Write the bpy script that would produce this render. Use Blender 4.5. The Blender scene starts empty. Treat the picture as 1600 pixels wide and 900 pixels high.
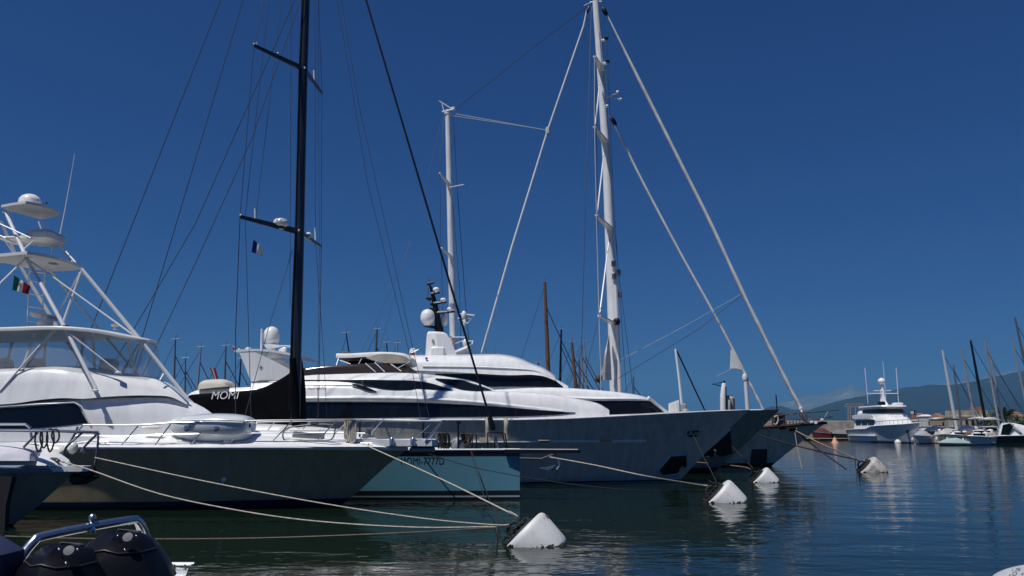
import bpy, math, random
from mathutils import Vector, Matrix
from mathutils.geometry import tessellate_polygon
random.seed(7)
SC = bpy.context.scene
COL = SC.collection
G = 0.77            # one drawing unit in metres
EYE = 3.0           # eye height in drawing units
F = 1244.4          # focal length in photo pixels (28 mm on a 36 mm sensor)
PITCH = math.atan(218 / F)
CP, SP = math.cos(PITCH), math.sin(PITCH)

def P(px, py, Y):
    v = (450 - py) / F
    t = Y / (CP - SP * v)
    return Vector(((px - 800) / F * t, Y, EYE + (SP + CP * v) * t))

def PZ(px, py, Z):
    v = (450 - py) / F
    t = (Z - EYE) / (SP + CP * v)
    return Vector(((px - 800) / F * t, (CP - SP * v) * t, Z))

def lerp(a, b, t): return a + (b - a) * t

def curve(pts):
    """piecewise linear function through (x, value) points"""
    pts = sorted(pts)
    def f(x):
        if x <= pts[0][0]: return pts[0][1]
        for (a, va), (b, vb) in zip(pts, pts[1:]):
            if x <= b: return va + (vb - va) * (x - a) / (b - a)
        return pts[-1][1]
    return f

def smooth(pts, n=6):
    """Catmull-Rom through vectors (any dimension)"""
    pts = [Vector(p) for p in pts]
    if len(pts) < 3: return pts
    out = []
    q = [pts[0] * 2 - pts[1]] + pts + [pts[-1] * 2 - pts[-2]]
    for i in range(1, len(q) - 2):
        p0, p1, p2, p3 = q[i - 1], q[i], q[i + 1], q[i + 2]
        for k in range(n):
            t = k / n
            out.append(0.5 * ((2 * p1) + (p2 - p0) * t + (2 * p0 - 5 * p1 + 4 * p2 - p3) * t * t + (3 * p1 - p0 - 3 * p2 + p3) * t ** 3))
    out.append(pts[-1])
    return out

class MB:
    def __init__(self, xf=None):
        self.v, self.f, self.xf = [], [], xf
    def add(self, vs, fs):
        o = len(self.v)
        for p in vs:
            p = Vector(p)
            self.v.append(self.xf(p) if self.xf else p)
        self.f += [tuple(i + o for i in f) for f in fs]
        return self
    def box(self, a, b):
        x0, y0, z0 = a; x1, y1, z1 = b
        return self.add([(x0, y0, z0), (x1, y0, z0), (x1, y1, z0), (x0, y1, z0), (x0, y0, z1), (x1, y0, z1), (x1, y1, z1), (x0, y1, z1)],
                        [(0, 3, 2, 1), (4, 5, 6, 7), (0, 1, 5, 4), (1, 2, 6, 5), (2, 3, 7, 6), (3, 0, 4, 7)])
    def cbox(self, c, s, bev=0.0):
        """box about a centre with chamfered edges"""
        c = Vector(c); hx, hy, hz = s[0] / 2, s[1] / 2, s[2] / 2
        if bev <= 0: return self.box(c - Vector((hx, hy, hz)), c + Vector((hx, hy, hz)))
        rings = []
        for z, d in ((-hz, bev), (-hz + bev, 0), (hz - bev, 0), (hz, bev)):
            a, b = hx - d, hy - d
            e = bev
            rings.append([(-a + e, -b), (a - e, -b), (a, -b + e), (a, b - e), (a - e, b), (-a + e, b), (-a, b - e), (-a, -b + e)])
        vs = [c + Vector((x, y, z)) for r, z in zip(rings, (-hz, -hz + bev, hz - bev, hz)) for x, y in r]
        fs = [tuple(reversed(range(8))), tuple(range(24, 32))]
        for k in range(3):
            for i in range(8):
                fs.append((k * 8 + i, k * 8 + (i + 1) % 8, k * 8 + 8 + (i + 1) % 8, k * 8 + 8 + i))
        return self.add(vs, fs)
    def tube(self, pts, r, n=6, cap=True, flat=1.0):
        pts = [Vector(p) for p in pts]
        rs = r if isinstance(r, (list, tuple)) else [r] * len(pts)
        vs, fs = [], []
        t0 = (pts[1] - pts[0]).normalized()
        up = Vector((0, 0, 1)) if abs(t0.z) < 0.9 else Vector((0, 1, 0))
        nrm = t0.cross(up).normalized()
        for i, p in enumerate(pts):
            a = pts[max(i - 1, 0)]; b = pts[min(i + 1, len(pts) - 1)]
            t = (b - a).normalized()
            nrm = (nrm - t * nrm.dot(t)).normalized()
            bn = t.cross(nrm)
            for k in range(n):
                an = 2 * math.pi * k / n
                vs.append(p + (nrm * math.cos(an) * flat + bn * math.sin(an)) * rs[i])
        for i in range(len(pts) - 1):
            for k in range(n):
                fs.append((i * n + k, i * n + (k + 1) % n, (i + 1) * n + (k + 1) % n, (i + 1) * n + k))
        if cap:
            fs.append(tuple(reversed(range(n)))); fs.append(tuple(range((len(pts) - 1) * n, len(pts) * n)))
        return self.add(vs, fs)
    def lathe(self, c, prof, n=20, axis=None):
        """prof: (radius, height) pairs along axis from c"""
        c = Vector(c); ax = Vector(axis or (0, 0, 1)).normalized()
        a = ax.cross(Vector((0, 1, 0)) if abs(ax.y) < 0.9 else Vector((1, 0, 0))).normalized(); b = ax.cross(a)
        vs, fs = [], []
        for r, h in prof:
            for k in range(n):
                an = 2 * math.pi * k / n
                vs.append(c + ax * h + (a * math.cos(an) + b * math.sin(an)) * max(r, 1e-4))
        for i in range(len(prof) - 1):
            for k in range(n):
                fs.append((i * n + k, i * n + (k + 1) % n, (i + 1) * n + (k + 1) % n, (i + 1) * n + k))
        fs.append(tuple(reversed(range(n)))); fs.append(tuple(range((len(prof) - 1) * n, len(prof) * n)))
        return self.add(vs, fs)
    def ball(self, c, r, n=12, sz=1.0):
        m = 8
        return self.lathe(c, [(r * math.sin(math.pi * i / m), -r * sz * math.cos(math.pi * i / m)) for i in range(m + 1)], n)
    def prism(self, poly, off):
        """solid between a 3D polygon and the same polygon moved by off"""
        poly = [Vector(p) for p in poly]; off = Vector(off); n = len(poly)
        tri = tessellate_polygon([poly])
        vs = poly + [p + off for p in poly]
        fs = [tuple(t) for t in tri] + [tuple(i + n for i in reversed(t)) for t in tri]
        for i in range(n): fs.append((i, (i + 1) % n, n + (i + 1) % n, n + i))
        return self.add(vs, fs)
    def grid(self, rows, close=False):
        m = len(rows[0]); fs = []
        for i in range(len(rows) - 1):
            for k in range(m if close else m - 1):
                fs.append((i * m + k, i * m + (k + 1) % m, (i + 1) * m + (k + 1) % m, (i + 1) * m + k))
        return self.add([p for r in rows for p in r], fs)
    def build(self, name, m, parent=None, angle=40, uv=None):
        me = bpy.data.meshes.new(name)
        base = Vector(parent['base']) if parent is not None else Vector((0, 0, 0))
        if parent is None:
            n = max(len(self.v), 1)
            xs = [p.x for p in self.v]; ys = [p.y for p in self.v]; zs = [p.z for p in self.v]
            base = Vector(((min(xs) + max(xs)) / 2, (min(ys) + max(ys)) / 2, min(zs)))
        me.from_pydata([(p - base) * G for p in self.v], [], self.f)
        import bmesh
        bm = bmesh.new(); bm.from_mesh(me)
        bmesh.ops.recalc_face_normals(bm, faces=bm.faces)
        bm.to_mesh(me); bm.free()
        me.polygons.foreach_set('use_smooth', [True] * len(me.polygons))
        me.set_sharp_from_angle(angle=math.radians(angle))
        me.materials.append(m)
        o = bpy.data.objects.new(name, me); COL.objects.link(o)
        o['base'] = list(base)
        if parent is not None: o.parent = parent
        else: o.location = base * G
        return o

def empty(name, base, label, cat, group=None):
    o = bpy.data.objects.new(name, None); COL.objects.link(o)
    o.empty_display_size = 0.3
    o.location = Vector(base) * G; o['base'] = list(base)
    tag(o, label, cat, group)
    return o

def tag(o, label, cat, group=None, kind=None):
    if label: o['label'] = label
    if cat: o['category'] = cat
    if group: o['group'] = group
    if kind: o['kind'] = kind
    return o

# ------------------------------------------------------------------ materials
def newmat(name):
    m = bpy.data.materials.new(name); m.use_nodes = True
    nt = m.node_tree; b = nt.nodes['Principled BSDF']
    return m, nt, b

def mat(name, col, rough=0.5, metal=0.0, var=0.0, vscale=3.0, bump=0.0, bscale=20.0, coat=0.0, spec=0.5, alpha=None, stain=None):
    m, nt, b = newmat(name)
    b.inputs['Base Color'].default_value = (*col, 1)
    b.inputs['Roughness'].default_value = rough
    b.inputs['Metallic'].default_value = metal
    b.inputs['Specular IOR Level'].default_value = spec
    b.inputs['Coat Weight'].default_value = coat
    b.inputs['Coat Roughness'].default_value = 0.05
    tc = nt.nodes.new('ShaderNodeTexCoord')
    if var > 0:
        n = nt.nodes.new('ShaderNodeTexNoise'); n.inputs['Scale'].default_value = vscale; n.inputs['Detail'].default_value = 6
        nt.links.new(tc.outputs['Object'], n.inputs['Vector'])
        r = nt.nodes.new('ShaderNodeMapRange')
        r.inputs['From Min'].default_value = 0.3; r.inputs['From Max'].default_value = 0.7
        r.inputs['To Min'].default_value = 1 - var; r.inputs['To Max'].default_value = 1 + var * 0.3
        nt.links.new(n.outputs['Fac'], r.inputs['Value'])
        mx = nt.nodes.new('ShaderNodeMix'); mx.data_type = 'RGBA'; mx.blend_type = 'MULTIPLY'; mx.inputs['Factor'].default_value = 1
        mx.inputs['A'].default_value = (*col, 1)
        nt.links.new(r.outputs['Result'], mx.inputs['B'])
        out = mx.outputs['Result']
        if stain:
            n2 = nt.nodes.new('ShaderNodeTexNoise'); n2.inputs['Scale'].default_value = stain[1]; n2.inputs['Detail'].default_value = 8
            nt.links.new(tc.outputs['Object'], n2.inputs['Vector'])
            r2 = nt.nodes.new('ShaderNodeMapRange'); r2.inputs['From Min'].default_value = stain[2]; r2.inputs['From Max'].default_value = stain[2] + 0.15
            r2.inputs['To Max'].default_value = stain[3]
            nt.links.new(n2.outputs['Fac'], r2.inputs['Value'])
            m2 = nt.nodes.new('ShaderNodeMix'); m2.data_type = 'RGBA'
            m2.inputs['B'].default_value = (*stain[0], 1)
            nt.links.new(r2.outputs['Result'], m2.inputs['Factor']); nt.links.new(out, m2.inputs['A'])
            out = m2.outputs['Result']
        nt.links.new(out, b.inputs['Base Color'])
    if bump > 0:
        n = nt.nodes.new('ShaderNodeTexNoise'); n.inputs['Scale'].default_value = bscale; n.inputs['Detail'].default_value = 5
        nt.links.new(tc.outputs['Object'], n.inputs['Vector'])
        bp = nt.nodes.new('ShaderNodeBump'); bp.inputs['Strength'].default_value = bump; bp.inputs['Distance'].default_value = 0.02
        nt.links.new(n.outputs['Fac'], bp.inputs['Height']); nt.links.new(bp.outputs['Normal'], b.inputs['Normal'])
    if alpha is not None:
        b.inputs['Alpha'].default_value = alpha
    return m

def hull_mat(name, col, bands, rough=0.18, var=0.12, coat=0.6, streak=0.15):
    """topside paint with level bands (top z in units, colour) from the keel up; rain streaks"""
    m, nt, b = newmat(name)
    tc = nt.nodes.new('ShaderNodeTexCoord'); sx = nt.nodes.new('ShaderNodeSeparateXYZ')
    nt.links.new(tc.outputs['Object'], sx.inputs['Vector'])
    mp = nt.nodes.new('ShaderNodeMapping'); mp.inputs['Scale'].default_value = (2.5, 2.5, 0.25)
    nt.links.new(tc.outputs['Object'], mp.inputs['Vector'])
    n = nt.nodes.new('ShaderNodeTexNoise'); n.inputs['Scale'].default_value = 1.6; n.inputs['Detail'].default_value = 7
    nt.links.new(mp.outputs['Vector'], n.inputs['Vector'])
    r = nt.nodes.new('ShaderNodeMapRange'); r.inputs['From Min'].default_value = 0.35; r.inputs['From Max'].default_value = 0.7
    r.inputs['To Min'].default_value = 1 + streak * 0.4; r.inputs['To Max'].default_value = 1 - streak
    nt.links.new(n.outputs['Fac'], r.inputs['Value'])
    mx = nt.nodes.new('ShaderNodeMix'); mx.data_type = 'RGBA'; mx.blend_type = 'MULTIPLY'; mx.inputs['Factor'].default_value = 1
    mx.inputs['A'].default_value = (*col, 1); nt.links.new(r.outputs['Result'], mx.inputs['B'])
    out = mx.outputs['Result']
    for top, c in reversed(bands):
        lt = nt.nodes.new('ShaderNodeMath'); lt.operation = 'LESS_THAN'; lt.inputs[1].default_value = top * G
        nt.links.new(sx.outputs['Z'], lt.inputs[0])
        mm = nt.nodes.new('ShaderNodeMix'); mm.data_type = 'RGBA'; mm.inputs['B'].default_value = (*c, 1)
        nt.links.new(lt.outputs[0], mm.inputs['Factor']); nt.links.new(out, mm.inputs['A'])
        out = mm.outputs['Result']
    nt.links.new(out, b.inputs['Base Color'])
    b.inputs['Roughness'].default_value = rough; b.inputs['Coat Weight'].default_value = coat; b.inputs['Coat Roughness'].default_value = 0.04
    # faint plate unevenness
    n3 = nt.nodes.new('ShaderNodeTexNoise'); n3.inputs['Scale'].default_value = 0.8; n3.inputs['Detail'].default_value = 2
    nt.links.new(tc.outputs['Object'], n3.inputs['Vector'])
    bp = nt.nodes.new('ShaderNodeBump'); bp.inputs['Strength'].default_value = 0.15; bp.inputs['Distance'].default_value = 0.05
    nt.links.new(n3.outputs['Fac'], bp.inputs['Height']); nt.links.new(bp.outputs['Normal'], b.inputs['Normal'])
    return m

def stripes_mat(name, cols, axis=0, edges=(), rough=0.8):
    """cloth with bands along UV"""
    m, nt, b = newmat(name)
    tc = nt.nodes.new('ShaderNodeTexCoord'); sx = nt.nodes.new('ShaderNodeSeparateXYZ')
    nt.links.new(tc.outputs['UV'], sx.inputs['Vector'])
    rp = nt.nodes.new('ShaderNodeValToRGB'); rp.color_ramp.interpolation = 'CONSTANT'
    el = rp.color_ramp.elements
    el[0].position = 0; el[0].color = (*cols[0], 1)
    el[1].position = edges[0]; el[1].color = (*cols[1], 1)
    for e, c in zip(edges[1:], cols[2:]):
        k = el.new(e); k.color = (*c, 1)
    nt.links.new(sx.outputs[axis], rp.inputs['Fac']); nt.links.new(rp.outputs['Color'], b.inputs['Base Color'])
    b.inputs['Roughness'].default_value = rough
    return m

GEL = hull_mat('white_gelcoat', (0.80, 0.81, 0.81), [], rough=0.25, coat=0.4, streak=0.10)
GEL2 = mat('warm_white_gelcoat', (0.74, 0.73, 0.69), 0.3, var=0.06, vscale=1.2, coat=0.3)
WPAINT = mat('white_mast_paint', (0.78, 0.80, 0.80), 0.3, var=0.1, vscale=1.5)
SILVER = mat('silver_paint', (0.55, 0.58, 0.6), 0.3, var=0.05)
GLASS = mat('dark_glass', (0.006, 0.008, 0.012), 0.06, spec=0.4, var=0.5, vscale=0.9, bump=0.06, bscale=0.7)
BLACK = mat('black_paint', (0.007, 0.0075, 0.010), 0.42, var=0.2, spec=0.3)
POCKET = mat('pocket_steel', (0.022, 0.028, 0.032), 0.25, var=0.5, vscale=2.0, metal=.3)
CARBON = mat('carbon_spar', (0.018, 0.021, 0.026), 0.28, var=0.25, vscale=1.2, coat=0.4)
STEEL = mat('stainless_steel', (0.55, 0.56, 0.58), 0.30, metal=1.0)
SPAR = mat('anodised_aluminium', (0.74, 0.75, 0.76), 0.5, metal=0.15)
DSTEEL = mat('dull_steel', (0.25, 0.26, 0.28), 0.4, metal=0.8)
WIRE = mat('rigging_wire', (0.05, 0.055, 0.07), 0.5, metal=0.2)
WIRELT = mat('pale_rigging_rope', (0.42, 0.45, 0.48), 0.6)
ROPE = mat('pale_mooring_rope', (0.52, 0.47, 0.39), 0.9, var=0.35, vscale=14, bump=0.6, bscale=60)
ROPEDK = mat('dark_mooring_rope', (0.018, 0.018, 0.02), 0.9, bump=0.5, bscale=60)
ROPETAN = mat('tan_mooring_rope', (0.26, 0.21, 0.15), 0.9, var=0.3, vscale=12, bump=0.5, bscale=60)
CLOTHBK = mat('black_sailcloth', (0.0045, 0.0047, 0.006), 0.8, var=0.3, vscale=2, bump=0.9, bscale=3.5, spec=0.03)
BEIGE = mat('beige_canvas', (0.42, 0.38, 0.32), 0.85, var=0.2, bump=0.4, bscale=8)
CREAM = mat('cream_canvas', (0.60, 0.57, 0.50), 0.85, var=0.15, bump=0.5, bscale=6)
WCLOTH = mat('white_canvas', (0.72, 0.72, 0.70), 0.85, var=0.12, bump=0.5, bscale=5)
NAVY = mat('navy_canvas', (0.010, 0.022, 0.07), 0.7, var=0.2, bump=0.4, bscale=6)
SAILOLD = mat('furled_sail', (0.72, 0.72, 0.70), 0.85, var=0.25, vscale=1.2, bump=0.15, bscale=4)
WOOD = mat('varnished_wood', (0.20, 0.10, 0.045), 0.4, var=0.4, vscale=5)
DKWOOD = mat('dark_stained_wood', (0.065, 0.038, 0.025), 0.5, var=0.4, vscale=5)
TEAK = mat('bleached_teak', (0.30, 0.24, 0.18), 0.7, var=0.3, vscale=9)
TAN = mat('tan_fender_wood', (0.50, 0.38, 0.27), 0.6, var=0.2)
RUBBER = mat('black_rubber', (0.015, 0.015, 0.016), 0.6)
RUST = mat('rusty_chain', (0.07, 0.05, 0.04), 0.85, var=0.5, vscale=30, bump=0.7, bscale=40)
GREYP = mat('grey_paint', (0.26, 0.28, 0.30), 0.4, var=0.15)
RED = mat('red_paint', (0.28, 0.02, 0.025), 0.4, var=0.2)
ORANGE = mat('faded_orange', (0.62, 0.30, 0.18), 0.6, var=0.2)
BLUEP = mat('blue_paint', (0.02, 0.05, 0.16), 0.4)
CONC = mat('concrete', (0.27, 0.25, 0.22), 0.9, var=0.35, vscale=1.5, bump=0.5, bscale=5)
STONE = mat('old_stone', (0.45, 0.40, 0.32), 0.95, var=0.5, vscale=0.8, bump=0.8, bscale=2)
VINYL = mat('clear_vinyl', (0.55, 0.57, 0.58), 0.15, alpha=0.22)
INKDK = mat('dark_lettering', (0.012, 0.016, 0.02), 0.5)
INKGR = mat('grey_lettering', (0.12, 0.13, 0.15), 0.5)
INKWH = mat('white_lettering', (0.75, 0.75, 0.75), 0.5)

# ------------------------------------------------------------------ builders
class Hull:
    """lofted hull along local +x with a traced stem and sheer; yc is the centre line"""
    def __init__(s, xs, stem, sheer, yc, hbd, hbw, zbot=-0.5, kd=3.0, kw=1.8, u0=0.45, flare=1.5, stern=0.92, nu=44, nw=12, xf=None):
        s.xs, s.stem, s.sheer, s.yc, s.hbd, s.hbw, s.zbot = xs, stem, sheer, yc, hbd, hbw, zbot
        s.kd, s.kw, s.u0, s.flare, s.stern, s.nu, s.nw, s.xf = kd, kw, u0, flare, stern, nu, nw, xf
        s.xtip = stem(99)
    def hb(s, u, z, zs):
        fw = min(max(z / max(zs, 0.01), 0), 1)
        h = s.hbw + (s.hbd - s.hbw) * fw ** s.flare
        if z < 0: h = s.hbw * (1 + z * 0.5)
        k = s.kw + (s.kd - s.kw) * fw
        q = 1.0
        if u > s.u0: q = 1 - ((u - s.u0) / (1 - s.u0)) ** k
        if u < 0.35: q *= s.stern + (1 - s.stern) * math.sin(u / 0.35 * math.pi / 2)
        return h * q
    def at(s, u, w):
        xa = s.xs + (s.xtip - s.xs) * u
        zs = s.sheer(xa)
        z = s.zbot + (zs - s.zbot) * w
        x = s.xs + (s.stem(z) - s.xs) * u
        return x, s.hb(u, z, zs), z
    def near(s, x, z):
        u = min(max((x - s.xs) / (s.stem(z) - s.xs), 0), 1)
        return s.yc - s.hb(u, z, s.sheer(x))
    def shell(s, mb=None, w0=0.0, w1=1.0, out=0.0):
        mb = mb or MB(s.xf)
        us = [1 - (1 - i / s.nu) ** 1.6 for i in range(s.nu + 1)]
        rows = []
        for u in us:
            near, far = [], []
            for j in range(s.nw + 1):
                x, h, z = s.at(u, w0 + (w1 - w0) * j / s.nw)
                near.append((x, s.yc - h - out, z)); far.append((x, s.yc + h + out, z))
            rows.append(list(reversed(near)) + far)
        mb.grid(rows)
        mb.add(rows[0], [tuple(range(len(rows[0])))])
        return mb
    def edge(s, w=1.0, side=-1, u0=0.0, u1=1.0, n=40, inset=0.0, dz=0.0):
        out = []
        for i in range(n + 1):
            x, h, z = s.at(u0 + (u1 - u0) * i / n, w)
            out.append(Vector((x, s.yc + side * max(h - inset, 0), z + dz)))
        return out
    def deck(s, mb=None, dz=-0.03, crown=0.12, inset=0.02):
        mb = mb or MB(s.xf)
        a = s.edge(1, -1, inset=inset, dz=dz); b = s.edge(1, 1, inset=inset, dz=dz)
        rows = []
        for p, q in zip(a, b):
            c = (p + q) / 2; w = (q - p).length
            rows.append([p, p.lerp(c, .5) + Vector((0, 0, crown * .75 * min(w / 3, 1))), c + Vector((0, 0, crown * min(w / 3, 1))), q.lerp(c, .5) + Vector((0, 0, crown * .75 * min(w / 3, 1))), q])
        mb.grid(rows)
        return mb

class House:
    """deckhouse lofted over stations (xb, zb, hbb, xt, zt, hbt) about the line y = yc"""
    def __init__(s, st, yc, r=0.25, crown=0.1, xf=None):
        s.st, s.yc, s.r, s.crown, s.xf = st, yc, r, crown, xf
    @classmethod
    def px(cls, pts, yc, r=0.25, crown=0.1, sub=4):
        """pts: (px, py top, py bottom, half beam top, half beam bottom), traced on the near side"""
        pts = smooth([(*p,) for p in pts], sub) if sub > 1 else pts
        st = []
        for p in pts:
            x, yt, yb, ht, hb = p
            b = P(x, yb, yc - hb); t = P(x, yt, yc - ht)
            st.append((b.x, b.z, max(hb, .01), t.x, max(t.z, b.z + .01), max(ht, .01)))
        h = cls(st, yc, r, crown)
        h.pxs = [p[0] for p in pts]
        return h
    def ring(s, e):
        xb, zb, hb, xt, zt, ht = e
        rc = min(s.r, (zt - zb) * .45, ht * .6)
        side = []
        for i in range(4):
            t = i / 3; z = lerp(zb, zt - rc, t); q = (z - zb) / (zt - zb)
            side.append((lerp(xb, xt, q), lerp(hb, ht, q), z))
        side.append((xt, ht - rc * .12, zt - rc * .55)); side.append((xt, ht - rc * .42, zt - rc * .18)); side.append((xt, ht - rc, zt))
        side.append((xt, (ht - rc) * .5, zt + s.crown * .75))
        near = [Vector((x, s.yc - h, z)) for x, h, z in side]
        far = [Vector((x, s.yc + h, z)) for x, h, z in side]
        return near + [Vector((xt, s.yc, zt + s.crown))] + list(reversed(far))
    def shell(s, mb=None):
        mb = mb or MB(s.xf)
        rows = [s.ring(e) for e in s.st]
        mb.grid(rows, close=True)
        mb.add(rows[0], [tuple(range(len(rows[0])))]); mb.add(rows[-1], [tuple(reversed(range(len(rows[-1]))))])
        return mb
    def sta(s, px):
        for (a, ea), (b, eb) in zip(zip(s.pxs, s.st), zip(s.pxs[1:], s.st[1:])):
            if px <= b or b == s.pxs[-1]:
                t = min(max((px - a) / (b - a), 0), 1)
                return [lerp(m, n, t) for m, n in zip(ea, eb)]
    def on(s, px, py, out=0.02):
        e = s.sta(px); Y = s.yc - e[2]
        for _ in range(5):
            p = P(px, py, Y)
            q = (p.z - e[1]) / (e[4] - e[1])
            Y = s.yc - lerp(e[2], e[5], q) - out
        return P(px, py, Y)
    def strip(s, pts, mb=None, out=0.02, thick=0.07, rows=4, sub=5):
        """panel lying on the near side; pts: (px, py top, py bottom)"""
        mb = mb or MB()
        pts = smooth([(*p,) for p in pts], sub) if sub > 1 else pts
        a, b = [], []
        for x, yt, yb in pts:
            c = [s.on(x, lerp(yb, yt, i / rows), out) for i in range(rows + 1)]
            a.append(c); b.append([p + Vector((0, thick, 0)) for p in c])
        ring = [f + list(reversed(g)) for f, g in zip(a, b)]
        mb.grid(ring, close=True)
        mb.add(ring[0], [tuple(range(len(ring[0])))]); mb.add(ring[-1], [tuple(range(len(ring[-1])))])
        return mb

def pxtube(mb, pts, r, n=6, sm=0):
    q = [P(*p) for p in pts]
    if sm: q = smooth(q, sm)
    return mb.tube(q, r, n)

def letters(text, name, m, parent, corners, depth, shear=0.0, size_only=False):
    """text fitted in the picture rectangle (x0, y0, x1, y1, drop to the right), laid on the surface depth(px, py) -> Y"""
    cu = bpy.data.curves.new('lettering', 'FONT'); cu.body = text; cu.resolution_u = 3
    ob = bpy.data.objects.new('lettering', cu); COL.objects.link(ob)
    dg = bpy.context.evaluated_depsgraph_get()
    me = bpy.data.meshes.new_from_object(ob.evaluated_get(dg))
    vs = [v.co.copy() for v in me.vertices]; fs = [tuple(p.vertices) for p in me.polygons]
    bpy.data.objects.remove(ob); bpy.data.meshes.remove(me); bpy.data.curves.remove(cu)
    x0, x1 = min(v.x for v in vs), max(v.x for v in vs); y0, y1 = min(v.y for v in vs), max(v.y for v in vs)
    a, b, c, d, drop = corners
    mb = MB(); pts = []
    for v in vs:
        u = (v.x - x0) / (x1 - x0); w = (v.y - y0) / (y1 - y0)
        px = a + (c - a) * u + shear * w; py = d + (b - d) * w + drop * u
        pts.append(P(px, py, depth(px, py)))
    mb.add(pts, fs)
    return mb.build(name, m, parent)

def flag(name, label, corners, Y, m, waves=2.0, amp=0.08, nx=16, ny=8, ydir=0.3):
    """waving cloth; corners: hoist top, fly top, fly bottom, hoist bottom in picture points"""
    A, B, C, D = [Vector(c) for c in corners]
    vs, fs, uvs = [], [], []
    for side in (0, 1):
        for j in range(ny + 1):
            for i in range(nx + 1):
                u, w = i / nx, j / ny
                p2 = A.lerp(B, u).lerp(D.lerp(C, u), w)
                yy = Y + ydir * u + amp * math.sin(u * waves * 6.28 + w * 1.5) * (0.3 + u) + side * 0.008
                vs.append(P(p2.x, p2.y, yy)); uvs.append((u, 1 - w))
    n1 = (nx + 1) * (ny + 1)
    for side in (0, 1):
        for j in range(ny):
            for i in range(nx):
                k = side * n1 + j * (nx + 1) + i
                fs.append((k, k + 1, k + nx + 2, k + nx + 1))
    mb = MB(); mb.add(vs, fs)
    o = mb.build(name, m)
    uvl = o.data.uv_layers.new(name='UVMap')
    for lp in o.data.loops: uvl.data[lp.index].uv = uvs[lp.vertex_index]
    return tag(o, label, 'flag')
# ------------------------------------------------------------------ setting: water, land, mountains
HAZE = 0.85e-4
SKY_ALT, SKY_AIR, SKY_DUST, SKY_OZ, SKY_STR = 0, 1.0, 1.2, 6.0, 0.05

WAVES = ((0.55, (0.6, 1.0, 1), 1, 0.75), (2.2, (0.5, 1.0, 1), 2, 0.27), (7.0, (0.6, 1, 1), 1, 0.05))
def water_material():
    m, nt, b = newmat('harbour_water')
    b.inputs['Base Color'].default_value = (0.006, 0.013, 0.006, 1)
    b.inputs['Roughness'].default_value = 0.04; b.inputs['IOR'].default_value = 1.33; b.inputs['Specular IOR Level'].default_value = 0.23
    tc = nt.nodes.new('ShaderNodeTexCoord')
    hs = None
    for sc, st, det, wt in WAVES:
        mp = nt.nodes.new('ShaderNodeMapping'); mp.inputs['Scale'].default_value = st; mp.inputs['Rotation'].default_value = (0, 0, 0.15 * sc)
        nt.links.new(tc.outputs['Object'], mp.inputs['Vector'])
        n = nt.nodes.new('ShaderNodeTexNoise'); n.inputs['Scale'].default_value = sc; n.inputs['Detail'].default_value = det; n.inputs['Roughness'].default_value = 0.5
        nt.links.new(mp.outputs['Vector'], n.inputs['Vector'])
        mu = nt.nodes.new('ShaderNodeMath'); mu.operation = 'MULTIPLY'; mu.inputs[1].default_value = wt
        nt.links.new(n.outputs['Fac'], mu.inputs[0])
        if hs is None: hs = mu.outputs[0]
        else:
            ad = nt.nodes.new('ShaderNodeMath'); ad.operation = 'ADD'
            nt.links.new(hs, ad.inputs[0]); nt.links.new(mu.outputs[0], ad.inputs[1]); hs = ad.outputs[0]
    bp = nt.nodes.new('ShaderNodeBump'); bp.inputs['Strength'].default_value = 1.0; bp.inputs['Distance'].default_value = 0.06
    nt.links.new(hs, bp.inputs['Height']); nt.links.new(bp.outputs['Normal'], b.inputs['Normal'])
    return m
wm = MB()
wm.add([(-21000, -60, 0), (21000, -60, 0), (21000, 19900, 0), (-21000, 19900, 0)], [(0, 1, 2, 3)])
tag(wm.build('water', water_material()), None, None, kind='structure')

# the summer air between the harbour and the mountains
hz = bpy.data.materials.new('summer_haze'); hz.use_nodes = True
hn = hz.node_tree; hn.nodes.remove(hn.nodes['Principled BSDF'])
pv = hn.nodes.new('ShaderNodeVolumePrincipled'); pv.inputs['Color'].default_value = (0.20, 0.54, 0.95, 1); pv.inputs['Density'].default_value = HAZE; pv.inputs['Anisotropy'].default_value = 0.0
hn.links.new(pv.outputs['Volume'], hn.nodes['Material Output'].inputs['Volume'])
hb = MB().box((-22000, -100, -22), (22000, 20000, 1160))
tag(hb.build('haze', hz, angle=180), None, None, kind='stuff')
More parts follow.
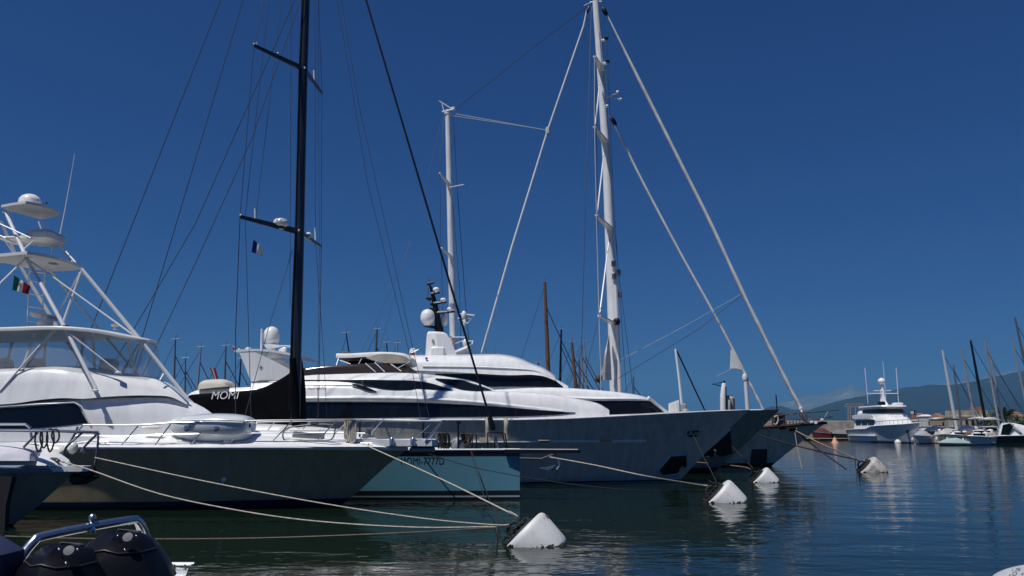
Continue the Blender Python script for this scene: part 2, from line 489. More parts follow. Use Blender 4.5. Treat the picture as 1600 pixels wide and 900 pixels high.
# ------------------------------------------------------------------ sport fishing boat (left foreground)
def sport_fisher():
    YC = 31.9
    root = empty('sport_fishing_boat', (-10, YC, 0), 'big white sport fishing boat with dark green hull and tall tubular tuna tower', 'motorboat')
    stem = curve([(-1.0, P(505, 815, YC).x), (P(520, 800, YC).z, P(520, 800, YC).x), (P(560, 768, YC).z, P(560, 768, YC).x),
                  (P(600, 731, YC).z, P(600, 731, YC).x), (P(636, 702, YC).z, P(636, 702, YC).x)])
    ztip = P(636, 702, YC).z
    xs = P(-150, 700, YC).x
    sheer = curve([(xs, ztip - .05), (P(200, 0, YC).x, P(200, 699, YC - 2.2).z), (P(500, 0, YC).x, P(500, 700, YC - 1.7).z), (stem(9), ztip)])
    h = Hull(xs, stem, sheer, YC, 2.25, 1.7, kd=2.6, kw=1.9, u0=.42, flare=1.15)
    hm = hull_mat('dark_green_topsides', (0.36, 0.31, 0.20), [(0.06, (0.01, 0.012, 0.02)), (0.30, (0.008, 0.012, 0.045)), (0.33, (.25, .26, .26))], rough=.2, coat=.35)
    h.shell().build('hull', hm, root)
    # white gunwale band along the sheer
    g = MB()
    for sd in (-1, 1): g.tube([p + Vector((0, sd * .03, .02)) for p in h.edge(1, sd, n=60)], .085, 6)
    g.build('rub_rail', GEL, root)
    h.deck(crown=.05).build('deck', GEL2, root)
    # raised foredeck
    fd = House.px([(-140, 660, 697, 1.7, 2.15), (100, 668, 697, 1.5, 2.15), (250, 674, 697, 1.0, 2.12), (320, 675, 697, .75, 2.05), (400, 674, 697, .6, 1.85), (500, 680, 698, .4, 1.4), (570, 687, 698, .25, .9), (622, 694, 699, .08, .25)], YC, r=.3, crown=.06)
    fd.shell().build('foredeck', GEL, root)
    # cabin and flying bridge
    lo = House.px([(-145, 632, 690, 1.95, 2.05), (0, 630, 690, 1.95, 2.05), (100, 623, 690, 1.9, 2.05), (150, 621, 690, 1.6, 1.85), (200, 620, 690, 1.2, 1.5), (260, 622, 690, .75, 1.05), (312, 640, 690, .35, .6), (345, 664, 692, .1, .3)], YC, r=.3)
    lo.shell().build('cabin', GEL, root)
    up = House.px([(-140, 578, 634, 1.85, 2.06), (0, 575, 632, 1.85, 2.06), (60, 572, 625, 1.84, 2.05), (97, 572, 622, 1.75, 2.02), (130, 574, 623, 1.5, 1.9), (165, 578, 620, 1.2, 1.62), (205, 584, 618, .9, 1.28), (236, 591, 618, .66, 1.0), (266, 607, 620, .5, .76), (292, 628, 632, .38, .5)], YC, r=.3, crown=.0)
    up.shell().build('flying_bridge', GEL, root)
    lo.strip([(-140, 643, 672), (0, 638, 671), (60, 634, 669), (112, 631, 664), (122, 635, 662.5), (137, 661, 662)], sub=4).build('cabin_window', GLASS, root)
    e = MB(); tr = [lo.on(x, y, .05) for x, y in ((-140, 641), (0, 635.5), (60, 631.5), (116, 628.5), (127, 635), (140, 661))]; e.tube(tr, .035, 5)
    e.build('window_frame', GEL2, root)
    # small oval port ahead of the cabin window
    # clear vinyl enclosure with posts
    en = House.px([(-140, 517, 578, 1.75, 1.85), (0, 515, 574, 1.75, 1.84), (95, 513, 571, 1.65, 1.78), (150, 519, 575, 1.25, 1.4), (200, 527, 584, .85, .95), (230, 536, 590, .5, .65)], YC, r=.05, crown=0)
    en.shell().build('windscreen', VINYL, root)
    ht = House.px([(-150, 514, 520, 2.0, 2.0), (0, 511, 517, 2.0, 2.0), (60, 509, 515, 1.98, 1.98), (100, 509.5, 515, 1.9, 1.9), (150, 514, 520, 1.6, 1.6), (200, 524, 530, 1.1, 1.1), (226, 530, 536, .6, .6), (233, 534, 538, .15, .15)], YC, r=.08, crown=.05)
    ht.shell().build('hardtop', GEL2, root)
    post = MB()
    for a, b in (((35, 575, 30.2), (55, 520, 30.2)), ((125, 578, 33.0), (131, 517, 33.0)), ((148, 580, 30.9), (145, 520, 30.6)), ((190, 583, 32.5), (218, 538, 32.3)), ((68, 570, 33.6), (72, 530, 33.6)), ((208, 580, 31.2), (201, 532, 31.0)), ((10, 575, 33.6), (20, 530, 33.6))):
        post = MB(); pxtube(post, [a, b], .06, 6); post.build('hardtop_post', GEL2, root)
    # helm seats seen through the vinyl
    st = MB()
    for px in (5, 55, 170): MB().cbox(P(px, 574, YC + .3), (.6, .6, .7), .1).build('helm_seat', WCLOTH, root)
    # tower
    leg = [((150, 608, 29.95), (101, 511, 30.2), (42, 404, 30.7), (8, 330, 31.2)),
           ((150, 600, 34.2), (88, 509, 33.8), (33, 418, 33.3), (1, 345, 32.8)),
           ((127, 420, 31.0), (215, 526, 31.3), (292, 622, 31.5)),
           ((78, 423, 33.2), (160, 520, 33.0), (215, 585, 32.7))]
    for k, pts in enumerate(leg):
        m = MB(); pxtube(m, pts, .072 if k < 3 else .05, 8); l = m.build('tower_leg', SPAR, root)
    br = MB()
    for pts, r in ((((44, 405, 30.7), (212, 526, 31.3)), .035), (((107, 520, 30.1), (185, 581, 30.6)), .035), (((42, 402, 30.7), (-20, 462, 30.0)), .04), (((85, 514, 30.2), (0, 611, 29.9)), .035), (((90, 512, 30.2), (34, 576, 30.2)), .035),
                   (((127, 424, 31.2), (98, 505, 31.0)), .05), (((124, 426, 31.4), (86, 500, 33)), .035), (((226, 538, 31.6), (212, 583, 31.4)), .045), (((48, 372, 30.8), (0, 350, 30.8)), .03), (((52, 376, 30.7), (38, 388, 30.7)), .03),
                   (((2, 368, 32.8), (20, 395, 33.0)), .03), (((0, 368, 31.0), (24, 380, 31.0)), .03), (((65, 346, 33.0), (115, 410, 33.0)), .03), (((60, 346, 33), (64, 357, 33)), .03), (((95, 384, 32), (118, 410, 31.5)), .035), (((90, 384, 32.5), (113, 409, 32.0)), .03), (((82, 385, 32), (81, 398, 32)), .04), (((33, 330, 32), (3, 332, 31)), .02),
                   (((250, 594, 31.2), (258, 580, 31.5)), .03)):
        br = MB(); pxtube(br, pts, r, 6); br.build('tower_brace', SPAR, root)
    # ladder
    ld = MB(); pxtube(ld, [(43, 510, 32.6), (45, 432, 32.4), (48, 408, 32.4)], .035); pxtube(ld, [(66, 490, 32.6), (70, 430, 32.4), (72, 408, 32.4)], .035)
    for y in (425, 440, 460, 480, 503): pxtube(ld, [(lerp(48, 43, (y - 408) / 100), y - 1, 32.5), (lerp(72, 65, (y - 408) / 100), y + 2, 32.5)], .025)
    ld.build('ladder', SPAR, root)
    # platforms
    def plate(name, pts, Z, th, m):
        poly = [PZ(x, y, Z) for x, y in pts]
        return MB().prism(poly, (0, 0, th)).build(name, m, root, angle=30)
    plate('tower_platform', [(-40, 403), (0, 401), (42, 397), (66, 400.5), (90, 406), (112, 413), (128.5, 420.5), (118, 422.5), (76, 424.5), (40, 418), (8, 411), (-40, 412)], 9.6, .12, GEL2)
    bx = P(84, 408, 31.8); MB().cbox((bx.x, bx.y, 9.585), (.28, .28, .06), .01).build('platform_lamp', DSTEEL, root)
    plate('tower_roof', [(1.5, 324), (20, 320.5), (40, 318), (60, 321.5), (82, 328), (95, 336), (80, 340), (64, 343), (30, 333.5), (10, 328)], 11.75, .1, GEL2)
    # upper helm box
    q = MB()
    for c, s, b in ((P(70, 372, 31.9), (1.15, 1.3, .5), .14), (P(48, 374, 31.6), (.5, .9, .36), .12), (P(26, 376, 31.6), (.9, 1.2, .1), .04)): q.cbox(c, s, b)
    q.build('helm_console', WCLOTH, root)
    d = P(46.5, 320, 31.9)
    MB().lathe((d.x, d.y, 11.85), [(.40, 0), (.43, .08), (.435, .3), (.41, .45), (.33, .58), (.2, .66), (.0, .69)], 28).build('satellite_dome', GEL, root, angle=60)
    dm = root.children[-1]
    cx, cy = d.x, d.y
    def domeY(px, py):
        x = (px - 800) / F * cy / (CP - SP * (450 - py) / F)
        return cy - math.sqrt(max(.44 ** 2 - (x - cx) ** 2, .01)) - .01
    letters('intellian', 'dome_lettering', INKGR, root, (48, 307.5, 61, 311.5, 3), domeY)
    a = MB(); pxtube(a, [(94, 366, 31.4), (102, 327, 31.4), (117, 240, 31.4)], [.035, .03, .012], 6); a.build('whip_antenna', GEL, root)
    a = MB(); p0 = P(72, 319, 31.6); a.lathe(p0, [(.03, 0), (.06, .06), (.02, .12)], 8); a.build('anchor_light', BLACK, root)
    # radar on the hardtop
    r0 = P(70, 505, 32.3)
    rb = MB().lathe((r0.x, r0.y, r0.z - .1), [(.28, 0), (.32, .1), (.25, .22), (.1, .32), (.07, .42)], 16).build('radar_pedestal', GEL2, root)
    a, b = P(48, 489.5, 32.0), P(90, 499, 32.8)
    sc = MB(); sc.tube([a, a.lerp(b, .1), a.lerp(b, .9), b], [.09, .13, .13, .09], 8); sc.build('radar_scanner', GEL, root)
    letters('FURUNO', 'radar_lettering', INKDK, root, (66, 491.2, 88, 495.2, 4.2), lambda x, y: lerp(32.0, 32.8, (x - 48) / 42) - .16)
    s = MB(); c = P(180, 515, 31.6); s.lathe(c, [(.08, 0), (.06, .12)], 10); s.cbox(c + Vector((-.02, 0, .2)), (.3, .16, .16), .04); s.build('searchlight', GEL2, root)
    s = MB(); s.cbox(P(103, 509.5, 30.2), (.2, .2, .06), .02); s.build('leg_clamp', BLACK, root)
    # feet of the legs
    s = MB()
    for p in ((149, 610, 29.9), (34, 577, 30.15), (185, 582, 30.55), (212, 584, 31.35)): MB().cbox(P(*p), (.22, .16, .07), .02).build('leg_foot', SPAR, root)
    # bow rail, both sides
    top = [(130, 664), (217, 664), (268, 660.5), (327, 659), (388, 657.5), (457, 656.5), (527, 656), (590, 656.5), (690, 658)]
    bot = [(105, 696), (189, 697), (242, 696), (298, 695), (357, 695), (421, 695), (489, 696), (553, 697), (664, 690)]
    dep = [29.75, 29.75, 29.8, 29.95, 30.2, 30.5, 30.9, 31.3, 31.5]
    rail = MB(); mir = lambda p: Vector((p.x, 2 * YC - p.y, p.z))
    tp = [P(x, y, d) for (x, y), d in zip(top, dep)]; bp = [P(x, y, d) for (x, y), d in zip(bot, dep)]
    for f in (lambda p: p, mir):
        rail.tube([f(p) for p in smooth(tp, 4)], .034, 6)
        rail.tube([f(p) for p in smooth([a.lerp(b, .52) for a, b in zip(tp, bp)][:8], 3)], .018, 5)
    e1, e2 = tp[-1], mir(tp[-1]); rail.tube(smooth([e1, (e1 + e2) / 2 + Vector((.2, 0, 0)), e2], 4), .034, 6)
    rail.build('bow_rail', STEEL, root)
    for a, b in list(zip(tp, bp)):
        for f in (lambda p: p, mir):
            MB().tube([f(b), f(a)], .024, 6).build('stanchion', STEEL, root)
    # extra pulpit posts
    for x0, y0, x1, y1 in ((647, 688, 676, 660), (607, 692, 640, 661)):
        MB().tube([P(x0, y0, 31.5), P(x1, y1, 31.5)], .024, 6).build('stanchion', STEEL, root)
    # anchor platform
    a, b = P(556, 686, YC), P(693, 690, YC)
    pl = MB(); zz = P(640, 697, 31.5).z
    n = 10
    prof = [(P(550, 0, YC).x, .75), (P(600, 0, YC).x, .55), (P(650, 0, YC).x, .42), (P(688, 0, YC).x, .36), (P(694, 0, YC).x, .2)]
    rows = [[Vector((x, YC - w, zz)), Vector((x, YC - w, zz + .24)), Vector((x, YC - w * .7, zz + .28)), Vector((x, YC + w * .7, zz + .28)), Vector((x, YC + w, zz + .24)), Vector((x, YC + w, zz))] for x, w in prof]
    pl.grid(rows, close=True); pl.add(rows[0], [tuple(range(6))]); pl.add(rows[-1], [tuple(range(6))])
    pl.build('anchor_platform', GEL, root)
    MB().cbox(P(660, 703, YC), (1.0, .3, .28), .08).build('anchor_roller', DSTEEL, root)
    # rail base sleeves on the platform, windlass, cleats, hatch
    for x in (612, 645): MB().lathe(P(x, 691, 31.4), [(.1, -.12), (.1, .1), (.05, .18)], 10).build('rail_sleeve', STEEL, root)
    w = MB(); w.lathe(P(575, 684, YC), [(.22, 0), (.22, .1), (.12, .16), (.12, .3), (.2, .36), (.0, .4)], 14); w.cbox(P(600, 685, YC), (.5, .25, .16), .04); w.build('windlass', DSTEEL, root)
    hs = MB(); hs.cbox(P(480, 672.5, YC - .3), (1.2, .9, .08), .03); hs.build('deck_hatch', GEL2, root)
    for x, y, d in ((572, 696, 31.2), (160, 694.5, 29.8)):
        c = P(x, y, d); cl = MB()
        for q in (-.1, .1): cl.tube([c + Vector((q, 0, -.03)), c + Vector((q, 0, .08))], .025, 6)
        cl.tube([c + Vector((-.22, 0, .09)), c + Vector((.22, 0, .09))], .025, 6)
        cl.build('mooring_cleat', STEEL, root)
    hp = MB(); p = P(350, 749, 30.2); Y = h.near(p.x, p.z); p = P(350, 749, Y)
    hp.lathe(p, [(.07, .05), (.09, -.03), (.05, -.05)], 10, axis=(0, 1, 0)); hp.cbox(p + Vector((-.04, -.02, -.06)), (.05, .03, .3), .01); hp.build('drain_fitting', GEL, root)
    # step / vent on the foredeck, seen as a pale shadow line
    v = MB(); v.cbox(P(237, 668, 30.35), (.7, .3, .12), .05); v.build('deck_vent', GEL2, root)
    # hose loop hanging inside the rail
    hz = MB(); hz.tube(smooth([P(x, y, 30.75) for x, y in ((520, 665), (505, 663), (470, 665), (447, 670), (442, 682), (450, 690), (480, 688), (512, 688), (521, 682), (524, 668))], 4), .03, 6)
    tag(hz.build('water_hose', mat('grey_hose', (.13, .15, .16), .5)), 'grey hose looped along the rail of the fishing boat foredeck', 'hose')
    return h
SFH = sport_fisher()

# covered tender on the fishing boat's foredeck
def pod():
    YC = 30.75
    root = empty('tender', P(325, 693, YC), 'smooth white lens shaped covered tender on the fishing boat foredeck', 'tender')
    def ring(px, top, mid, bot, hw):
        out = []
        t, m, b = P(px, top, YC - hw * .3), P(px, mid, YC - hw), P(px, bot, YC - hw * .35)
        for k in range(20):
            an = 2 * math.pi * k / 20
            c, s = math.cos(an), math.sin(an)
            z = m.z + (t.z - m.z) * max(s, 0) ** .8 + (m.z - b.z) * min(s, 0)
            out.append(Vector((m.x, YC - hw * (abs(c) ** .8) * (1 if c > 0 else -1), z)))
        return out
    st = [(261, 663, 664, 666, .05), (263, 656, 664, 674, .35), (275, 650, 664, 686, .7), (300, 646.5, 664, 692, .85), (330, 645.5, 664, 693, .9), (360, 647, 664, 692, .85), (380, 651, 664, 687, .7), (388, 656, 664, 678, .45), (389, 661, 664, 668, .1)]
    rows = [ring(*s) for s in [tuple(v) for v in smooth(st, 3)]]
    b = MB(); b.grid(rows, close=True); b.build('hull', mat('pale_blue_gelcoat', (.62, .66, .68), .12, var=.08, coat=.8), root, angle=60)
    rub = MB(); rub.tube(smooth([P(x, y, YC - w) for x, y, w in ((262, 661, .25), (275, 658, .72), (300, 656.5, .88), (330, 656, .93), (360, 656.5, .88), (380, 658, .72), (388.5, 661, .4))], 4), .03, 6)
    rub.build('rub_rail', GEL, root)
    for x in (292, 338):
        f = MB(); f.lathe(P(x, 669.5, YC - .86), [(.10, .06), (.12, -.02), (.06, -.04)], 14, axis=(0, 1, 0)); f.build('lifting_eye', STEEL, root)
    for x in (290, 362): MB().cbox(P(x, 692, YC), (.25, 1.2, .25), .04).build('cradle', GEL2, root)
pod()

# rope coil on the fishing boat's bow rail
def coil(name, label, px0, px1, py0, py1, Y, n, m, r=.03, cat='rope coil'):
    b = MB()
    for i in range(n):
        a = lerp(px0, px1, (i + .5) / n); wv = random.uniform(2.5, 4.5); dp = random.uniform(.82, 1.0)
        pts = [P(a + wv * math.sin(t / 12 * 6.283), lerp(py0, py0 + (py1 - py0) * dp, .5 - .5 * math.cos(t / 12 * 6.283)), Y - .08 + .16 * (t % 12 > 6)) for t in range(13)]
        b.tube(smooth(pts, 2), r, 5)
    return tag(b.build(name, m), label, cat)
coil('rope_coil', 'pale mooring rope coiled in a hank over the fishing boat bow rail', 540, 555, 655, 697, 31.2, 6, ROPE)

# ------------------------------------------------------------------ white motorboat bow at the far left
def left_bow():
    YC = 25.6
    root = empty('motorboat', (-17, YC, 0), 'white motorboat bow with bent steel rails at the left edge beside the fishing boat', 'motorboat')
    stem = curve([(-.8, P(-5, 845, YC).x), (P(12, 828, YC).z, P(12, 828, YC).x), (P(60, 790, YC).z, P(60, 790, YC).x), (P(104, 750, YC).z, P(104, 750, YC).x), (P(118, 735, YC).z, P(118, 735, YC).x)])
    zt = P(118, 735, YC).z
    xs = P(-260, 700, YC).x
    sheer = curve([(xs, zt + .12), (stem(9), zt)])
    h = Hull(xs, stem, sheer, YC, 1.5, 1.1, kd=2.4, kw=1.8, u0=.35, flare=1.1)
    h.shell().build('hull', hull_mat('grey_white_topsides', (.30, .28, .23), [(.05, (.01, .01, .012))], coat=.8), root)
    h.deck(crown=.1).build('deck', GEL2, root)
    rr = MB()
    for sd in (-1, 1): rr.tube(h.edge(1, sd, n=40, dz=0), .09, 6)
    rr.build('rub_rail', mat('blue_grey_rub_rail', (.20, .25, .34), .4), root)
    # foredeck trunk and canvas cover
    tr = House.px([(-240, 690, 728, .9, 1.1), (-60, 695, 728, .8, 1.1), (30, 700, 727, .55, .9), (80, 712, 728, .3, .55), (105, 724, 731, .1, .2)], YC, r=.2)
    tr.shell().build('cabin_trunk', GEL, root)
    cv = House.px([(-100, 696, 720, .8, 1.0), (-20, 698, 720, .8, 1.0), (20, 701, 720, .65, .85), (44, 706, 720, .5, .7), (48, 710, 720, .45, .6)], YC - .35, r=.12, crown=.08)
    cv.shell().build('canvas_cover', mat('lilac_white_canvas', (.62, .62, .68), .85, var=.12, bump=.8, bscale=5), root)
    # inflatable roll fender lying along the rail
    f = MB(); f.tube(smooth([P(x, y, YC + .5) for x, y in ((38, 703), (50, 704), (90, 706), (96, 709))], 4), [.1] + [.24] * 11 + [.1] if False else .22, 12); f.build('roll_cushion', GEL2, root)
    # platform with anchor roller
    pl = MB(); rows = []
    for px, w in ((60, .55), (100, .4), (125, .3), (143, .22)):
        c = P(px, 737, YC); rows.append([Vector((c.x, YC - w, zt - .02)), Vector((c.x, YC - w, zt + .14)), Vector((c.x, YC + w, zt + .14)), Vector((c.x, YC + w, zt - .02))])
    pl.grid(rows, close=True); pl.add(rows[0], [(0, 1, 2, 3)]); pl.add(rows[-1], [(0, 1, 2, 3)])
    pl.build('anchor_platform', GEL, root)
    an = MB(); c = P(138, 738, YC); an.cbox(c, (.5, .35, .4), .1); an.tube([c + Vector((.1, 0, .2)), c + Vector((.25, 0, -.1)), c + Vector((-.1, 0, -.35))], [.09, .14, .05], 8); an.cbox(c + Vector((-.3, 0, -.2)), (.5, .3, .35), .1)
    an.build('anchor', BLACK, root)
    w = MB(); c = P(82, 724, YC - .2); w.lathe(c, [(.16, -.25), (.16, -.1), (.09, -.05), (.09, .1), (.15, .16), (.0, .2)], 14); w.cbox(c + Vector((-.1, 0, -.2)), (.5, .4, .2), .05); w.build('windlass', DSTEEL, root)
    c = MB()
    for i in range(9): c.tube(smooth([P(70 + i * 2.4 + 4 * math.sin(k * 1.1 + i), 722 + 4 * math.cos(k * 1.3 + i * 2), YC - .35) for k in range(6)], 3), .03, 5)
    c.build('anchor_chain', RUST, root)
    # rails
    r = MB()
    pxtube(r, [(-60, 673, 24.6), (0, 673, 24.6), (90, 674, 24.8), (154, 676, 25.4)], .04, 8)
    pxtube(r, [(-60, 671.5, 26.6), (60, 672, 26.6), (153, 675, 25.7)], .035, 8)
    pxtube(r, [(-40, 663, 25.8), (40, 663, 25.8), (47, 668, 25.8), (49, 684, 25.8)], .045, 8)
    r.build('bow_rail', STEEL, root)
    for pts in (((154, 676, 25.5), (152, 705, 25.5), (148, 732, 25.6)), ((37, 699, 24.9), (62, 673, 24.8)), ((100, 711, 25), (103, 700, 25), (110, 692, 25), (130, 675, 25.2)), ((126, 707, 25.9), (130, 700, 25.9), (150, 680, 25.6)), ((131, 708, 25.5), (132, 698, 25.5), (151, 678, 25.5)), ((122, 667, 26.4), (108, 695, 26.4))):
        s = MB(); pxtube(s, pts, .036, 7, 3); s.build('stanchion', DSTEEL, root)
    b = MB(); b.ball(P(114, 700, 26.2), .16, sz=1.25); b.build('fender', GEL2, root)
    # black corner fender strip down the bow
    k = MB(); k.prism([P(0, 745, 24.4), P(19, 745, 24.4), P(9, 790, 24.4), P(7, 832, 24.4), P(0, 832, 24.4)], (0, .2, 0)); k.build('corner_fender', RUBBER, root)
left_bow()
b = MB()
for a, c, d in ((58, 675, 706), (66, 674, 700), (76, 673, 706), (84, 673, 692)):
    b.tube(smooth([P(a - 2, c, 24.75), P(a - 3, (c + d) / 2, 24.7), P(a + 2, d, 24.7), P(a + 8, (c + d) / 2 + 2, 24.7), P(a + 7, c, 24.75), P(a + 2, c - 2, 24.8), P(a - 2, c, 24.8)], 4), .028, 5)
tag(b.build('rope_coil', ROPEDK), 'dark rope looped over the rail of the motorboat at the left edge', 'rope coil')

# ------------------------------------------------------------------ speedboat stern with two outboards (bottom left)
def speedboat():
    root = empty('speedboat', P(150, 900, 6.2), 'dark speedboat stern with two black outboards and a steel arch', 'speedboat')
    zd = P(285, 892, 6.4).z
    hb = MB()
    pts = [(306, 903), (300, 896), (288, 890), (266, 888)]
    # gunwale corners either side, transom and hull running towards the viewer below the frame
    x0, x1 = P(22, 880, 6.4).x, P(306, 900, 6.4).x
    outline = [(x0, 6.75), (x0 + .1, 6.95), (x1 - .35, 6.62), (x1 - .1, 6.5), (x1, 6.2), (x1 - .1, 3.2), (x1 - .6, 1.6), (x0 + .9, .6), (x0 + .2, 2.4), (x0, 4.6)]
    def hullshape(z0, z1, k):
        cx, cy = (x0 + x1) / 2, 4
        top = [Vector((x, y, z1)) for x, y in outline]; bot = [Vector((cx + (x - cx) * k, cy + (y - cy) * k, z0)) for x, y in outline]
        n = len(top); hb.add(bot + top, [tuple(range(n)), tuple(range(n, 2 * n))] + [(i, (i + 1) % n, n + (i + 1) % n, n + i) for i in range(n)])
    hullshape(-.5, zd - .12, .72)
    hb.build('hull', mat('navy_hull', (.012, .018, .04), .15, coat=.8), root)
    g = MB(); n = len(outline)
    cx, cy = (x0 + x1) / 2, 4
    o = [Vector((x, y, zd)) for x, y in outline]; i_ = [Vector((cx + (x - cx) * .80, cy + (y - cy) * .80, zd)) for x, y in outline]
    ob = [p - Vector((0, 0, .14)) for p in o]; ib = [p - Vector((0, 0, .14)) for p in i_]
    g.grid([o, i_, ib, ob, o], close=True); g.build('gunwale', GEL, root, angle=30)
    s = MB(); s.prism([Vector((cx + (x - cx) * .8, cy + (y - cy) * .8, zd - .5)) for x, y in outline], (0, 0, .05)); s.build('cockpit_floor', GREYP, root)
    c = MB(); p = P(281, 888, 6.42); p.z = zd
    for q in (-.04, .04): c.tube([p + Vector((q, 0, 0)), p + Vector((q, 0, .045))], .012, 6)
    c.tube([p + Vector((-.11, 0, .05)), p + Vector((.11, 0, .05))], .013, 6); c.build('mooring_cleat', STEEL, root)
    # arch
    a = MB(); pxtube(a, [(14, 912, 5.7), (22, 890, 5.72), (38, 864, 5.8), (54, 845, 5.85), (66, 838, 5.9), (140, 823, 6.15), (205, 812.5, 6.4), (216, 815, 6.45), (223, 826, 6.5), (232, 850, 6.6), (245, 900, 6.7)], .033, 10, 4)
    pxtube(a, [(200, 818, 6.45), (212, 817, 6.5), (218, 835, 6.6), (224, 860, 6.7)], .015, 8, 3)
    a.build('arch_rail', STEEL, root, angle=60)
    l = MB(); q = P(143, 824, 6.16); l.lathe(q, [(.03, -.04), (.034, 0), (.024, .03), (.014, .04), (.026, .055), (.028, .075), (.016, .095), (.0, .1)], 12); l.build('arch_light', STEEL, root, angle=60)
    # engines: cowls leaning to the right
    cm = mat('outboard_cowl', (.003, .0035, .007), .45, spec=.18, var=.3, vscale=4)
    def engine(ox, oy, Y):
        # cowl outline as seen from behind, tapering to a flat tilted top with a ridge down the middle
        def ringat(yl, xl, yr, xr, dep, rise):
            l, r = P(xl + ox, yl + oy, Y), P(xr + ox, yr + oy, Y); out = []
            for fx, fy in ((0, 0), (.10, -.55), (.36, -1), (.52, -1.08), (.70, -1), (.93, -.6), (1, 0), (.93, .6), (.7, 1), (.36, 1), (.1, .6)):
                p = l.lerp(r, fx); out.append(p + Vector((0, fy * dep, rise * (1 - abs(fy)) + (.02 if .4 < fx < .6 else 0))))
            return out
        rows = [ringat(990, 8, 990, 205, .34, 0), ringat(930, 14, 936, 184, .33, 0), ringat(893, 28, 900, 166, .31, .0), ringat(872, 48, 880, 152, .27, .01), ringat(862, 62, 868, 143, .22, .02), ringat(856, 72, 861, 133, .17, .02), ringat(853.5, 80, 857, 124, .12, .02)]
        e = MB(); e.grid(rows, close=True); e.add(rows[-1], [tuple(range(11))]); e.add(rows[0], [tuple(range(11))])
        eo = e.build('outboard_motor', cm, root, angle=24)
        def sub(mb, name, m):
            u = mb.build(name, m, root, angle=50); u.parent = eo; return u
        t = MB(); t.tube([Vector(q) + Vector((0, -.004, .004)) for q in rows[3]][:7], .006, 5); sub(t, 'cowl_seam', mat('cowl_seam', (.03, .03, .035), .4))
        t = MB(); t.tube([Vector(q) + Vector((0, 0, .006)) for q in rows[-1]][6:], .008, 5); sub(t, 'cowl_trim', mat('cowl_trim', (.10, .10, .11), .35))
        bd = MB(); c = P(108 + ox, 861 + oy, Y - .235); bd.lathe(c, [(.034, 0), (.034, .01), (.0, .012)], 18, axis=(0.12, -.8, .55)); sub(bd, 'badge', mat('badge_silver', (.03, .036, .06), .55))
        for x, y, dy in ((92, 858.5, .21), (121, 858.5, .19), (103, 880, .33)):
            f = MB(); f.ball(P(x + ox, y + oy, Y - dy), .009, 6); sub(f, 'cowl_latch', STEEL)
        b0 = P(110 + ox, 990, Y); lg = MB(); lg.tube([b0, Vector((b0.x, b0.y + .12, -.6))], .14, 8); sub(lg, 'drive_leg', cm)
        return eo
    engine(0, 0, 5.75); engine(92, -21, 6.1)
    # blue canvas seat cover
    cv = MB(); cv.cbox(P(-32, 905, 5.6), (.42, .45, .55), .1)
    cv.build('seat_cover', NAVY, root)
speedboat()

# ------------------------------------------------------------------ grey inflatable (bottom right)
def dinghy():
    Y = 15.2
    a = PZ(1556, 900, .35)
    root = empty('inflatable_dinghy', a, 'grey inflatable dinghy bow with black lettering at the lower right corner', 'dinghy')
    d = Vector((.93, .36, 0)).normalized(); s = Vector((-.36, .93, 0))
    n0 = PZ(1556, 925, .42)
    t = MB(); pts = [n0 + d * u + Vector((0, 0, z)) for u, z in ((0, 0), (.12, .0), (.45, .02), (.9, .03), (1.6, .02), (4.5, 0))]
    t.tube(smooth(pts, 3), [.07, .13, .19, .24, .275, .30, .315, .325, .335, .34, .345, .35, .35, .35, .35, .35], 20)
    t2 = [p - s * .95 for p in pts]
    t.tube(smooth(t2, 3), [.07, .13, .19, .24, .275, .30, .315, .325, .335, .34, .345, .35, .35, .35, .35, .35], 20)
    t.build('tube', mat('grey_inflatable_fabric', (.42, .44, .46), .55, var=.15, vscale=4), root, angle=70)
    b = MB(); b.tube([n0 + d * .9 + Vector((0, 0, .03)), n0 + d * 1.12 + Vector((0, 0, .03))], [.352, .357], 20); b.tube([n0 + d * 1.5 + Vector((0, 0, .025)), n0 + d * 1.75 + Vector((0, 0, .02))], .362, 20)
    b.build('patch_band', mat('dark_grey_band', (.16, .17, .18), .6), root, angle=70)
    f = MB(); f.prism([n0 + d * .4 - s * .25 + Vector((0, 0, -.1)), n0 + d * 4.5 - s * .25 + Vector((0, 0, -.1)), n0 + d * 4.5 - s * .7 + Vector((0, 0, -.1)), n0 + d * .4 - s * .7 + Vector((0, 0, -.1))], (0, 0, .08)); f.build('floor', GREYP, root)
    c = MB(); c.cbox(n0 + d * -.05 + Vector((0, -.02, .02)), (.2, .2, .18), .05); c.build('bow_handle', RUBBER, root)
    from mathutils.bvhtree import BVHTree
    bvh = BVHTree.FromPolygons(t.v, t.f)
    def dep(px, py):
        v = (450 - py) / F; dr = Vector(((px - 800) / F, CP - SP * v, SP + CP * v)); o = Vector((0, 0, EYE))
        hit = bvh.ray_cast(o, dr.normalized())
        return hit[0].y - .008 if hit[0] is not None else Y
    letters('S', 'lettering', INKDK, root, (1586, 887.5, 1594, 891.5, 0), dep, shear=2)
    letters('O', 'lettering', INKDK, root, (1580.5, 893, 1588, 899.5, 0), dep, shear=2)
    letters('I', 'lettering', INKGR, root, (1576, 890, 1579, 899, 0), dep, shear=5)
    letters('I', 'lettering', INKGR, root, (1595.5, 887, 1598.5, 898, 0), dep, shear=5)
dinghy()
# ------------------------------------------------------------------ black masted sailing yacht
def tubes(name, m, root, specs, n=6, sm=0):
    for pts, r in specs:
        b = MB(); pxtube(b, pts, r, n, sm); b.build(name, m, root)

